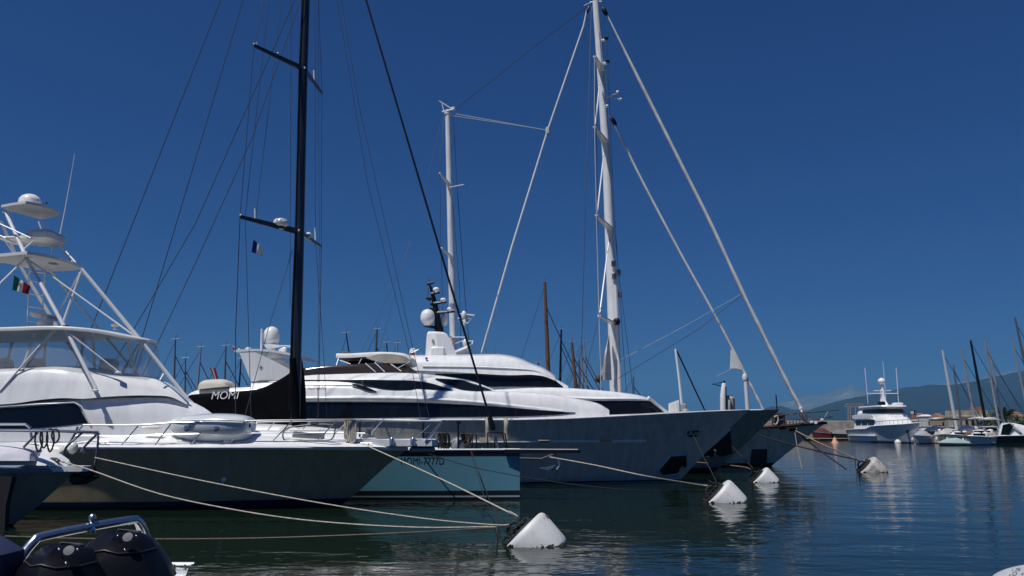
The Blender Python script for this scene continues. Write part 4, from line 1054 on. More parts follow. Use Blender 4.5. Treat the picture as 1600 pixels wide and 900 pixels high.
    for y, x0, x1, w in ((526, 679, 696, .35), (516, 679.5, 693, .35), (497, 679, 688.5, .28), (470, 675, 682.5, .22), (448, 671, 674.5, .15), (444, 669, 672, .12)):
        l, r = P(x0, y, YC), P(x1, y, YC); rows.append([Vector((l.x, YC - w * .4, l.z)), Vector(((l.x + r.x) / 2, YC - w, l.z)), Vector((r.x, YC - w * .4, l.z)), Vector((r.x, YC + w * .4, l.z)), Vector((l.x, YC + w * .4, l.z))])
    ms.grid(rows, close=True); ms.add(rows[-1], [tuple(range(5))]); ms.build('radar_mast', BLACK, root)
    for (x0, y0, x1, y1) in ((681, 489, 713, 486.5), (678, 474, 697, 472), (674, 459, 687, 457.2), (668, 443.5, 678, 441.5), (682, 512, 662, 509), (680, 484, 671, 482.5), (676, 476, 673, 475), (673, 468, 666, 466)):
        MB().tube([P(x0, y0, YC - .1), P(x1, y1, YC - .3)], [.13, .07], 6).build('mast_arm', BLACK, root)
    s = MB(); s.prism([P(678, 519, YC - .3), P(684, 505, YC - .3), P(696, 529, YC - .3), P(692, 521, YC - .3)], (0, .5, 0)); s.build('mast_foot', BLACK, root)
    dome(root, 668, 506.5, YC - .3, .50, 1.05, foot=.1); dome(root, 681.5, 456, YC - .3, .23, .33, foot=.06); dome(root, 692.5, 471, YC - .3, .21, .25, foot=.05); dome(root, 694, 508, YC + .6, .27, .85, foot=.05); dome(root, 703, 485.5, YC - .3, .21, .25, foot=.05)
    s = MB(); s.cbox(P(706, 478, YC - .3), (.3, .3, .4), .05); s.build('camera_housing', GREYP, root)
    tubes('antenna', DSTEEL, root, [([(667.5, 443, YC), (667, 433, YC)], .03), ([(678, 442, YC - .2), (683, 438.5, YC), (686, 435, YC)], .02), ([(672, 441, YC), (672, 432, YC)], .015), ([(669, 466, YC), (669, 449, YC)], .03)])
    tubes('roof_rail', STEEL, root, [([(642, 552, YC - 1), (654, 546, YC - 1), (660, 556, YC - 1)], .03)])
    s = MB(); s.cbox(P(645, 552, YC - .8), (.42, .4, .5), .08); s.lathe(P(645, 548.5, YC - .8), [(.1, -.1), (.19, .0), (.19, .12), (.08, .2)], 12); s.build('searchlight', GEL, root)
    s = MB(); s.cbox(P(644.5, 554, YC - 1.05), (.34, .1, .25), .03); s.build('red_light_box', RED, root)
    # bow gear: deck locker lids, jackstaff
    s = MB()
    f0 = [P(1045, 647, 54.2), P(1045, 630.5, 54.2), P(1061, 624.5, 54.2), P(1061, 645.5, 54.2)]; s.prism(f0, (0, .12, 0)); s.build('open_hatch_lid', GEL, root, angle=20)
    s = MB(); s.prism([P(1047.5, 644, 54.15), P(1047.5, 632.5, 54.15), P(1059, 628, 54.15), P(1059, 643, 54.15)], (0, .08, 0)); s.build('hatch_panel', GEL2, root)
    s = MB(); s.cbox(P(1068, 642, 54.5), (.4, .6, 1.0), .1); s.ball(P(1071, 644.5, 54.2), .28, 12); s.build('bow_winch', GREYP, root)
    tubes('jackstaff', SPAR, root, [([(1066, 640, 55), (1061, 590, 55), (1055.5, 545, 55)], .085)], 8)
    tubes('jackstaff_stay', BLACK, root, [([(1057, 547, 55), (1102, 643, 55)], .055)], 6)
    tubes('roof_antenna', DSTEEL, root, [([(761, 555, 55), (758, 546, 55)], .04), ([(775, 556, 55), (771, 547, 55)], .04), ([(786, 557, 55), (781, 550, 55)], .04)])
    return h
far_motor_yacht()

# ------------------------------------------------------------------ white masted ketch
def ketch():
    YC = 64.5
    root = empty('ketch', (10, YC, 0), 'large grey ketch with two white masts and thick furled sails on its stays', 'sailing yacht')
    pt = lambda px, py: P(px, py, YC)
    prof = [(1180, 745), (1206, 728), (1226, 711), (1248, 694), (1270, 676), (1291, 660.5)]
    stem = curve([(pt(*q).z, pt(*q).x) for q in prof])
    xs = pt(560, 675).x
    sh = [(560, 683, 4.0), (1000, 679, 3.6), (1150, 671, 2.2), (1225, 666, 1.2)]
    sheer = curve([(P(x, y, YC - hb).x, P(x, y, YC - hb).z) for x, y, hb in sh] + [(stem(99), pt(1291, 660.5).z)])
    h = Hull(xs, stem, sheer, YC, 4.0, 3.4, kd=2.2, kw=1.7, u0=.4, flare=1.2, nu=56, nw=14)
    h.shell().build('hull', hull_mat('grey_ketch_topsides', (.62, .62, .55), [(.25, (.012, .012, .014))], rough=.2, coat=.4, streak=.25), root)
    h.deck().build('deck', TEAK, root)
    cap = MB()
    for sd in (-1, 1): cap.tube(h.edge(1, sd, n=60), .13, 6)
    cap.build('cap_rail', DKWOOD, root)
    def on_hull(px, py, out=.05):
        Y = 63.
        for _ in range(10):
            p = P(px, py, Y); Y = h.near(p.x, p.z)
        return P(px, py, Y - out)
    s = MB(); s.prism([on_hull(x, y, .04) for x, y in ((1175, 702), (1199, 701.5), (1198, 725), (1172, 725))], (0, .2, 0)); s.build('anchor_plate', mat('rust_stained_steel', (.05, .05, .045), .6, var=.4, vscale=2), root, angle=20)
    s = MB(); s.cbox(on_hull(1240, 671.5, .1), (.7, .3, .22), .05); s.build('hawse_fitting', BLACK, root)
    s = MB(); s.ball(on_hull(1244.5, 671, .2), .14, 10); s.build('hawse_roller', STEEL, root)
    # masts
    def mast(pts, rs): 
        m = MB(); pxtube(m, [(x, y, YC) for x, y in pts], rs, 16); m.build('mast', WPAINT, root, angle=60)
    mast([(962, 640), (956.5, 470), (948, 250), (938, 100), (930.5, 2)], [.43, .42, .37, .33, .28])
    mast([(709.5, 600), (706, 450), (702, 280), (699.5, 174)], [.27, .27, .25, .22])
    # sail track / furler tube on the main mast
    tubes('mast_furler', SPAR, root, [([(969.5, 632, YC - .6), (964, 500, YC - .6), (959.5, 405, YC - .55)], .17)], 8)
    for x, y in ((958.5, 412), (959.5, 432), (964.5, 502), (966.5, 426), (968, 460)): MB().cbox(P(x, y, YC - .75), (.35, .3, .5), .06).build('furler_fitting', DSTEEL, root)
    s = MB(); s.ball(P(963.5, 502.5, YC - 1), .3, 10); s.build('deck_lamp', BLACK, root)
    # spreaders: near arm tapered plate, far arm behind
    def spreader(px, py, tx, ty, w):
        c = P(px, py, YC); t = P(tx, ty, YC - 5.2 * (1 if w > .5 else .7))
        f = P(px + 4, py + (py - ty) * .8, YC + 5.0 * (1 if w > .5 else .7))
        for q in (t, f):
            s = MB(); d = Vector((.32 * w, 0, 0)); dn = Vector((0, 0, -.12))
            s.add([c - d, c + d, q + d * .4, q - d * .4, c - d + dn, c + d + dn, q + d * .4 + dn, q - d * .4 + dn], [(0, 1, 2, 3), (7, 6, 5, 4), (0, 4, 5, 1), (1, 5, 6, 2), (2, 6, 7, 3), (3, 7, 4, 0)])
            s.build('spreader', WPAINT, root)
    for a in ((941, 110, 929, 87), (946, 221, 929, 197), (954, 357, 932, 335), (962, 506, 936, 492)): spreader(*a, 1.0)
    for a in ((702, 288, 687, 269), (706, 402, 690, 386), (709, 527, 694, 522)): spreader(*a, .5)
    for a, b in (((929, 87), (929, 197)), ((929, 197), (932, 335)), ((932, 335), (936, 492)), ((936, 492), (940, 640))):
        tubes('shroud', WIRELT, root, [([(*a, YC - 5.2), (*b, YC - 5.2)], .045)], 5)
    tubes('spreader_strut', WPAINT, root, [([(937, 130, YC - .6), (930, 196, YC - 5.1)], .06), ([(944, 236, YC - .6), (933, 334, YC - 5.1)], .06), ([(952, 372, YC - .6), (937, 491, YC - 5.1)], .06)])
    for pts in (((702, 293, 63), (725, 288.5, 61)), ((727, 527, 62), (706, 527, 63)),):
        s = MB(); pxtube(s, pts, .05, 6); s.build('spreader_bar', WPAINT, root)
    for x, y in ((944, 63), (946, 99)):
        MB().tube([P(x - 4, y + 1, YC), P(x + 3, y - 1, YC - .5)], [.12, .16], 8).build('mast_lamp_bracket', WPAINT, root)
        MB().cbox(P(x + 3, y - 3, YC - .5), (.35, .3, .22), .05).build('mast_lamp', BLACK, root)
    tubes('radar_frame', SPAR, root, [([(946, 154, YC), (965, 145, YC - 1), (969, 155, YC + 1), (946, 154, YC)], .05), ([(735, 498, 63.5), (716, 497, 62), (730, 505, 61), (742, 493, 62), (716, 490, 63)], .05), ([(712, 537, 63), (722, 533, 62), (739, 533, 62), (737, 538, 61), (726, 546, 63)], .05)])
    for x, y in ((965, 144), (969.5, 155.5), (948.5, 166)): MB().ball(P(x, y, YC - .6), .15, 10).build('light_globe', WPAINT, root)
    for x, y, r in ((725, 492, .2), (726, 503, .12), (727, 536, .2)): 
        MB().lathe(P(x, y + 2, 62), [(r * .6, -.2), (r, 0), (r, .25), (r * .5, .4)], 12).build('radar_unit', WPAINT, root)
    tubes('mizzen_boom', WPAINT, root, [([(704, 556, 62.5), (720, 549, 62), (733, 544, 61.5)], .25)], 8)
    # mastheads
    tubes('masthead_crane', SPAR, root, [([(694, 175, YC), (690, 160, YC), (686, 158, YC)], .045), ([(686, 158, YC), (707, 171, YC)], .06), ([(691, 175, YC), (709, 171, YC - .5)], .07)])
    s = MB(); s.cbox(P(708, 170, YC), (.35, .3, .3), .06); s.build('masthead_block', SPAR, root)
    s = MB(); s.cbox(P(700, 176.5, YC), (.6, .5, .5), .1); s.build('masthead_cap', SPAR, root)
    tubes('masthead_crane', SPAR, root, [([(922, 4, YC), (940, 3, YC)], .1), ([(912, 9, YC - 1), (924, 3, YC)], .04)])
    # stays
    fs = MB(); q = [P(x, y, Y) for x, y, Y in ((943, 12, YC), (1000, 128, YC), (1060, 248, YC), (1110, 348, YC), (1161, 458, YC), (1205, 548, YC), (1236, 610, YC), (1252, 640, YC), (1256, 654, YC))]
    q = smooth(q, 6); rs = [.05 + .10 * min(i / 6, 1) * (1 + (.22 * math.sin(i * 1.7) if i > 20 else 0)) for i in range(len(q))]; rs[-1] = .08; rs[-3] = .12
    fs.tube(q, rs, 8); fs.build('furled_genoa', SAILOLD, root, angle=70)
    s = MB(); s.lathe(P(945, 18, YC), [(.12, -.4), (.2, -.2), (.2, .2), (.1, .4)], 10, axis=(-.45, 0, .9)); s.build('furler_swivel', BLACK, root)
    fs = MB(); q = smooth([P(x, y, YC - .3) for x, y in ((951, 178), (961, 196), (1000, 276), (1060, 390), (1110, 480), (1146, 548), (1162, 580), (1166, 590))], 6)
    rs = [.05 + .055 * min(i / 8, 1) * (1 + (.15 * math.sin(i * 1.9) if i > 24 else 0)) for i in range(len(q))]; fs.tube(q, rs, 8); fs.build('furled_staysail', SAILOLD, root, angle=70)
    s = MB(); s.lathe(P(959, 190, YC - .3), [(.1, -.4), (.18, -.2), (.18, .2), (.1, .4)], 10, axis=(-.45, 0, .9)); s.build('furler_swivel', BLACK, root)
    fs = MB(); q = smooth([P(x, y, YC - .3) for x, y in ((1164, 586), (1175, 606), (1190, 636), (1194, 645))], 4); fs.tube(q, [.1 + .03 * math.sin(i * 2.2) for i in range(len(q))], 8); fs.build('furled_sail_foot', SAILOLD, root)
    cl = MB(); cl.prism([P(x, y, YC - .45) for x, y in ((1143, 546), (1148, 553), (1157, 573), (1160, 578), (1150, 575.5), (1142, 576))], (0, .25, 0)); cl.build('sail_clew', SAILOLD, root)
    fs = MB(); pxtube(fs, [(917, 14, YC), (912, 40, YC), (856, 203, YC), (800, 385, YC), (752, 553, YC)], [.04, .075, .08, .085, .08], 8); fs.build('furled_mizzen_staysail', WPAINT, root)
    s = MB(); s.cbox(P(856, 204, YC), (.35, .3, .7), .1); s.build('stay_fitting', SAILOLD, root)
    s = MB(); s.lathe(P(918.5, 16, YC), [(.08, -.3), (.15, 0), (.08, .4)], 8, axis=(.3, 0, .95)); s.build('furler_swivel', BLACK, root)
    tubes('rigging_wire', WIRELT, root, [([(712, 178, YC), (856, 204, YC)], .035), ([(708, 181, YC), (780, 192, YC), (845, 202, YC)], .03),
        ([(1161, 458, YC), (1060, 515, YC - 1), (970, 562, YC - 2)], .018), ([(868, 0, YC), (926, 2, YC)], .0) if False else ([(1144, 576, YC - .4), (1120, 588, YC - 1)], .02)], 5)
    tubes('rigging_wire', WIRE, root, [([(921, 8, YC), (828, 78, YC), (713, 170, YC)], .028), ([(1161, 460, YC), (1095, 512, YC - 1), (965, 592, YC - 2.5)], .022),
        ([(924, 10, YC - 1), (917, 250, YC - 3), (908, 560, YC - 5), (905, 640, YC - 5)], .025), ([(931, 120, YC - 5), (934, 400, YC - 5), (938, 640, YC - 5)], .02), ([(948, 60, YC + 2), (958, 300, YC + 3), (975, 560, YC + 4), (981, 640, YC + 4)], .022), ([(940, 40, YC + 2), (955, 300, YC + 3), (966, 420, YC + 3), (988, 600, YC + 4), (991, 640, YC + 4)], .022),
        ([(694, 180, YC - 2), (687, 270, YC - 3.6), (689, 386, YC - 3.6), (693, 522, YC - 3.6)], .02), ([(708, 180, YC + 1), (714, 290, YC + 1), (727, 470, YC + 1), (738, 590, YC + 1)], .025), ([(706, 300, YC), (718, 450, YC), (721, 580, YC)], .022), ([(640, 378, YC - 3), (600, 520, YC - 6), (592, 548, YC - 6)], .012), ([(690, 186, YC - 1), (645, 380, YC - 3), (560, 560, YC - 5)], .012),
        ([(936, 494, YC - 5), (915, 580, YC - 5), (900, 650, YC - 5)], .02)], 5)
    # small triangular sail bagged at the foot of the main mast
    sl = MB(); rows = []
    for t in range(9):
        a, b = P(lerp(952, 956, t / 8), lerp(524, 594, t / 8), YC - .7), P(lerp(951, 935, t / 8), lerp(526, 594, t / 8), YC - 1.4)
        rows.append([a.lerp(b, k / 8) + Vector((0, -.25 * math.sin(k / 8 * 3.14) + .06 * math.sin(k * 2.3 + t), 0)) for k in range(9)])
    sl.grid(rows); r2 = [[p + Vector((0, .06, 0)) for p in r] for r in rows]; sl.grid(r2); sl.build('loose_sail', SAILOLD, root, angle=70)
    s = MB(); s.ball(P(935.5, 592, YC - 1.5), .3, 8); s.build('sail_knot', RUST, root)
    # foredeck gear
    s = MB(); pxtube(s, [(1130, 645, 63), (1130, 618, 63), (1131, 603, 63), (1131, 598.5, 63)], [.24, .24, .2, .12], 12); s.build('davit_post', WPAINT, root)
    tubes('davit_arm', BLACK, root, [([(1128, 597.5, 63), (1113, 600, 63), (1132, 604, 63)], .05), ([(1130, 598, 63), (1132, 595, 63)], .1), ([(1134, 604, 62.8), (1135, 641, 62.8)], .05)])
    s = MB(); s.cbox(P(1140, 633, 63.5), (.8, .6, 1.5), .2); s.build('canvas_locker', BEIGE, root)
    tubes('fender_post', GEL2, root, [([(1137.5, 641, 63.1), (1138.5, 625, 63.1)], .2)], 10)
    s = MB(); pxtube(s, [(1168.5, 645, YC - .3), (1164.5, 588, YC - .3)], [.17, .16], 10); s.build('staysail_strut', SPAR, root)
    s = MB(); s.lathe(P(1164, 589, YC - .3), [(.2, -.25), (.24, 0), (.16, .25)], 10); s.build('furling_drum', SPAR, root)
    tubes('foredeck_antenna', BLACK, root, [([(1214.5, 645, YC - 1), (1212.5, 617, YC - 1)], .05)])
    # pulpit
    tubes('pulpit_rail', DSTEEL, root, [([(1195, 652, 63), (1240, 646, 63.4), (1310, 640.5, 64.4)], .05), ([(1200, 657, 63), (1260, 655, 63.6), (1300, 651.5, 64.4)], .045), ([(1252, 648, 64), (1254, 655, 64), (1266, 663, 64)], .09), ([(1295, 642, 64.4), (1287, 655, 64.4), (1283, 661, 64.4)], .06), ([(1200, 651, 66), (1310, 640.5, 64.8)], .04)])
    tubes('pulpit_plank', TEAK, root, [([(1258, 656, 64.2), (1284, 654.5, 64.4)], .1)])
    for i in range(12):
        x = 1208 + i * 5.2
        MB().tube([P(x, 667.2 - i * .25, 63.0 + i * .08), P(x, 659 - i * .2, 63.0 + i * .08)], .035, 5).build('stanchion', DSTEEL, root)
    s = MB(); s.cbox(P(1216.5, 658, 63.6), (.9, .7, 1.3), .06); s.build('deck_box', DKWOOD, root)
    for x, y in ((1239.5, 664.5), (1268, 659.5), (1275, 661), (1284.5, 656), (1251, 638.5)): MB().cbox(P(x, y, 63.6), (.22, .2, .2), .04).build('deck_light', GEL, root)
    s = MB(); s.lathe(P(1256, 650, YC), [(.12, -.4), (.3, -.2), (.3, .3), (.15, .5)], 12, axis=(-.45, 0, .9)); s.build('furling_drum', DSTEEL, root)
ketch()
b = MB(); b.tube(smooth([P(x, y, 63.0) for x, y in ((1210, 652), (1214, 650), (1216, 656), (1214, 662), (1211, 663.5), (1208.5, 662))], 4), .07, 6)
tag(b.build('lifebuoy_rope', ROPE), 'pale loop of rope hanging on the ketch rail by its brown deck box', 'rope coil')
# ------------------------------------------------------------------ mooring buoys and mooring lines
CHAIN = mat('dark_chain', (.03, .026, .022), .8, var=.5, vscale=20)
BUOYM = mat('white_buoy_plastic', (.66, .67, .66), .5, var=.14, vscale=2.5, bump=.2, bscale=12, stain=((.20, .15, .10), 3.0, .60, .55))
BUOYM2 = mat('weathered_buoy_plastic', (.54, .53, .50), .6, var=.25, vscale=2.5, bump=.3, bscale=12, stain=((.16, .11, .07), 3.0, .52, .8))
ALGAE = mat('algae_band', (.035, .03, .012), .8, var=.5, vscale=6, bump=.6, bscale=20)
def buoy(px0, px1, py, label, m, ax=(.70, -.12, -.70), cone=1.0, flip=False):
    w = PZ((px0 + px1) / 2, py, 0); Y = w.y + .5; s = (px1 - px0) * Y / (92 * 20.5)
    A = Vector(ax).normalized()
    top = P(px0 + (px1 - px0) * .50, py - (px1 - px0) * .60, Y)      # highest rim point
    U = Vector((0, 0, 1)) - A * A.z; U.normalize()
    R = .80 * s
    c = top - U * R
    root = empty('mooring_buoy', (c.x, c.y, 0), label, 'buoy', 'white mooring buoys floating off the bows')
    b = MB(); b.lathe(c, [(R * .55, .012 * s), (R * .84, 0), (R * .91, .012 * s), (R * .96, .045 * s), (R * .99, .095 * s), (R, .16 * s), (R * (1 - .02 * cone), .5 * s), (R * (1 - .05 * cone), .83 * s), (R * (.98 - .05 * cone), .90 * s), (R * (.93 - .05 * cone), .96 * s), (R * (.85 - .05 * cone), 1.0 * s), (R * .7, 1.02 * s), (R * .3, 1.03 * s)], 40, axis=A)
    b.build('float', m, root, angle=50)
    al = MB(); ring = []
    T = A.cross(U)
    for k in range(41):
        # points of the drum near the water surface, swept along the axis
        row = []
        tt = lerp(.02, .99, k / 40) * s
        rr = R * (1 - .05 * cone * tt / s) * (1.004 if k not in (0, 40) else .97)
        cc = c + A * tt
        for zz in (.035 + .03 * math.sin(k * .9) + .02 * math.sin(k * 2.3), -.06):
            q = (zz * s - cc.z) / U.z; q = max(min(q, rr), -rr)
            row.append(cc + U * q - T * math.sqrt(max(rr * rr - q * q, 0)) * (1 if T.y > 0 else -1))
        ring.append(row)
    al.grid(ring); al.build('algae_band', ALGAE, root)
    d = MB(); d.lathe(c, [(R * .5, -.07 * s), (R * .62, -.05 * s), (R * .64, .02)], 20, axis=A); d.build('end_plate', RUBBER, root)
    e = c - A * (.12 * s)
    r = MB(); 
    for k in range(5):
        o = e + U * (R * (.4 - .2 * k)) + A * (.02 * s)
        q = [o + (U * math.cos(t) + A * -math.sin(t) * .7) * (.10 * s) + Vector((0, .07 * math.sin(t * 2 + k), 0)) * s for t in [j * .6283 for j in range(11)]]
        r.tube(q, .028 * s, 5)
    r.build('mooring_chain', CHAIN, root)
    n = MB(); q = [e + U * (R * .3) + A * .08 * s, e - A * (.14 * s) + U * (R * .18), e - A * .2 * s, e - A * (.14 * s) - U * (R * .18), e - U * (R * .3) + A * .08 * s]; n.tube(smooth(q, 4), .045 * s, 7); n.build('lifting_bail', CHAIN, root)
    return e - A * (.19 * s), Y
e1, Y1 = buoy(800, 892, 853, 'nearest and largest white drum buoy, tilted, with a small red label', BUOYM)
e2, Y2 = buoy(1108, 1170, 785, 'tilted white buoy with brown streaks under the bow of the long grey yacht', BUOYM2 if False else BUOYM)
e3, Y3 = buoy(1177, 1219, 754, 'small clean white buoy between the anchor pocket and the ketch stem', BUOYM)
e4, Y4 = buoy(1344, 1387, 738, 'weathered grey buoy alone on open blue water right of the ketch', BUOYM2)
def rope(name, label, pts, r, m, sm=5, cat='mooring line', n=6):
    b = MB(); b.tube(smooth([P(*p) if not isinstance(p, Vector) else p for p in pts], sm), r, n)
    return tag(b.build(name, m), label, cat)
rope('mooring_line', 'taut white rope from the fishing boat bow cleat to the nearest buoy', [(572, 696, 31.2), (690, 749, 27), (800, 803, Y1 + .5), e1 + Vector((-.05, 0, .35))], .024, ROPE)
rope('mooring_line', 'upper sagging white rope from the left motorboat bow to the nearest buoy', [(148, 715, 25.3), (320, 752, 24), (500, 786, 22.8), (660, 810, 21.8), (770, 820, Y1), e1], .020, ROPE)
rope('mooring_line', 'lower sagging white rope from the left motorboat windlass to the nearest buoy', [(88, 719, 25.2), (140, 734, 24.2), (250, 772, 23.4), (380, 799, 22.6), (500, 815, 22), (650, 824, 21.5), (770, 823, Y1), e1 - Vector((0, 0, .05))], .020, ROPE)
rope('mooring_line', 'tan rope lying low along the water from the speedboat to the nearest buoy', [(8, 838, 14), (150, 842, 15), (400, 841, 17), (640, 832, 19), (775, 824, Y1), e1 - Vector((0, 0, .08))], .016, ROPETAN)
rope('mooring_line', 'pale rope from the black bowsprit to the buoy with brown streaks', [(858, 714, 34.4), (930, 727, 32.5), (1010, 744, 31), (1090, 757, Y2), e2 + Vector((0, 0, .1))], .026, ROPE)
rope('mooring_line', 'dark slack rope passing under the black bowsprit to the buoy with brown streaks', [(660, 706, 34.3), (740, 730, 33.6), (860, 752, 32), (980, 765, 30), (1090, 768, Y2), e2 - Vector((0, 0, .1))], .018, ROPEDK)
rope('mooring_line', 'left of two dark ropes dropping across the pale blue hull into the water', [(735, 703, 34.3), (750, 755, 32.2), (762, 790, 30.5), (778, 812, Y1 + 4), (796, 823, Y1 + .3)], .016, ROPEDK)
rope('mooring_line', 'right of two dark ropes crossing the pale blue hull toward the nearest buoy', [(737, 706, 34.3), (754, 752, 32.0), (770, 792, 28), (795, 820, Y1 + .2)], .014, ROPEDK)
rope('mooring_line', 'thin dark rope from the polished hawse plate down to the buoy with brown streaks', [(1084, 682, 41.5), (1100, 715, 36), (1119, 753, Y2), e2 + Vector((.05, 0, .3))], .02, ROPEDK)
rope('mooring_line', 'pale rope from behind the grey stem to the small clean white buoy', [(1086, 722, 50), (1130, 726, 46.5), (1168, 731, Y3), e3], .03, ROPETAN)
rope('mooring_line', 'pale rope from the ketch hawse down to the weathered grey buoy', [(1243, 673, 62.5), (1280, 692, 58), (1330, 714, Y4 + 1), e4], .05, ROPETAN)
rope('mooring_line', 'dark rope from the ketch hawse dropping into the open water', [(1243, 674, 62.5), (1280, 703, 58), (1322, 733, 51.5)], .05, ROPEDK)
rope('mooring_line', 'dark rope along the ketch hull to the weathered grey buoy', [(1186, 680, 62.2), (1250, 698, 58), (1310, 712, Y4 + 2), (1338, 718, Y4), e4], .05, ROPEDK)
rope('mooring_line', 'thin hanging rope from the ketch hawse straight down to the water', [(1242, 676, 62.3), (1246, 700, 60), (1253, 733, 55)], .03, ROPETAN)
rope('mooring_line', 'dark rope from the second yacht anchor to the small clean white buoy', [(1144, 698, 53), (1158, 712, 48), (1175, 730, Y3), e3 + Vector((0, 0, .1))], .025, ROPEDK)
rope('hanging_rope', 'weedy rope end hanging into the water left of the nearest buoy', [(776, 823, Y1), (776.5, 838, Y1), (777, 852, Y1 + .05)], .022, ROPETAN)
rope('hanging_rope', 'short rope tail hanging beside the weathered grey buoy', [(1336, 717, Y4), (1336.5, 724, Y4), (1337, 730, Y4)], .03, ROPEDK)
from mathutils.bvhtree import BVHTree
fl = next(c for o in bpy.data.objects if o.name == 'mooring_buoy' for c in o.children if c.name.startswith('float'))
off = Vector(fl.parent['base'])
bv = BVHTree.FromPolygons([v.co / G + off for v in fl.data.vertices], [tuple(q.vertices) for q in fl.data.polygons])
lv = []
for x, y in ((850.5, 805), (857, 805.5), (857, 810.5), (850.5, 810)):
    d = P(x, y, 10) - Vector((0, 0, EYE)); ht = bv.ray_cast(Vector((0, 0, EYE)), d.normalized())
    lv.append(ht[0] - d.normalized() * .012 if ht[0] is not None else P(x, y, Y1))
lb = MB(); lb.add(lv, [(0, 1, 2, 3)]); lb.build('label', mat('faded_red_label', (.25, .09, .07), .7, var=.3, vscale=8), fl.parent)
# ------------------------------------------------------------------ land, hills and mountains on the right
def ridge(name, pts, Y, depth, m, amp, nx=160, ny=26, seed=1, zb=-20):
    rnd = random.Random(seed)
    from mathutils import noise
    f = curve([(P(x, y, Y).x, P(x, y, Y).z) for x, y in pts])
    x0, x1 = P(pts[0][0], 0, Y).x, P(pts[-1][0], 0, Y).x
    rows = []
    for j in range(ny):
        t = j / (ny - 1)                    # 0 foot, .55 crest, 1 behind
        row = []
        for i in range(nx + 1):
            x = lerp(x0, x1, i / nx); top = f(x)
            pr = math.sin(min(t / .6, 1) * math.pi / 2) ** 1.4 if t < .6 else math.cos((t - .6) / .4 * math.pi / 2 * .9)
            y = Y + (t - .6) * depth
            n = noise.fractal(Vector((x / Y * 30, t * 5, seed * 3.1)), 1.0, 2.0, 5)
            rg = abs(noise.noise(Vector((x / Y * 60, t * 2.5 + seed, 1.7)))) 
            z = top * pr + amp * (n * .7 - rg) * (math.sin(t * math.pi) ** .7) * .9
            row.append(Vector((x * y / Y, y, max(z, zb))))
        rows.append(row)
    b = MB(); b.grid(rows)
    return tag(b.build(name, m, angle=180), None, None, kind='structure')
hillm = mat('forested_slope', (.020, .026, .024), 1.0, var=.5, vscale=.004, spec=.0)
def marble_mat():
    m, nt, b = newmat('marble_mountain')
    tc = nt.nodes.new('ShaderNodeTexCoord'); n = nt.nodes.new('ShaderNodeTexNoise'); n.inputs['Scale'].default_value = .0016; n.inputs['Detail'].default_value = 9; n.inputs['Roughness'].default_value = .65
    nt.links.new(tc.outputs['Object'], n.inputs['Vector'])
    r = nt.nodes.new('ShaderNodeValToRGB'); r.color_ramp.elements[0].position = .52; r.color_ramp.elements[0].color = (.10, .11, .10, 1); r.color_ramp.elements[1].position = .66; r.color_ramp.elements[1].color = (.21, .21, .20, 1)
    nt.links.new(n.outputs['Fac'], r.inputs['Fac']); nt.links.new(r.outputs['Color'], b.inputs['Base Color']); b.inputs['Roughness'].default_value = 1; b.inputs['Specular IOR Level'].default_value = 0
    return m
ridge('far_mountains', [(1140, 660), (1180, 645), (1200, 637), (1220, 628), (1240, 625), (1262, 618), (1285, 616), (1305, 610), (1322, 602), (1330, 600), (1340, 604), (1352, 609), (1370, 612), (1385, 611), (1405, 606), (1416, 603.5), (1440, 602), (1470, 600), (1520, 594), (1560, 583), (1575, 578), (1590, 580), (1640, 574), (1760, 590), (1900, 620)], 14000, 5000, marble_mat(), 40, seed=3)
ridge('near_hills', [(1120, 667), (1160, 652), (1185, 642), (1205, 636), (1222, 635), (1240, 639), (1262, 641), (1285, 634), (1310, 626), (1335, 620.5), (1360, 618), (1385, 613), (1410, 606), (1435, 604), (1460, 601), (1490, 600), (1520, 596), (1545, 590), (1570, 586), (1600, 580), (1660, 578), (1780, 600), (1900, 640)], 8000, 3600, hillm, 16, seed=1)
# coastal plain
lm = mat('coastal_ground', (.10, .10, .06), .95, var=.6, vscale=.05, spec=.1)
b = MB(); b.add([(40, 205, .25), (700, 205, .25), (9000, 9000, .4), (600, 9000, .4)], [(0, 1, 2, 3)])
b.add([(40, 205, -1), (700, 205, -1), (700, 205, .25), (40, 205, .25)], [(0, 1, 2, 3)])
tag(b.build('coastal_plain', lm), None, None, kind='structure')

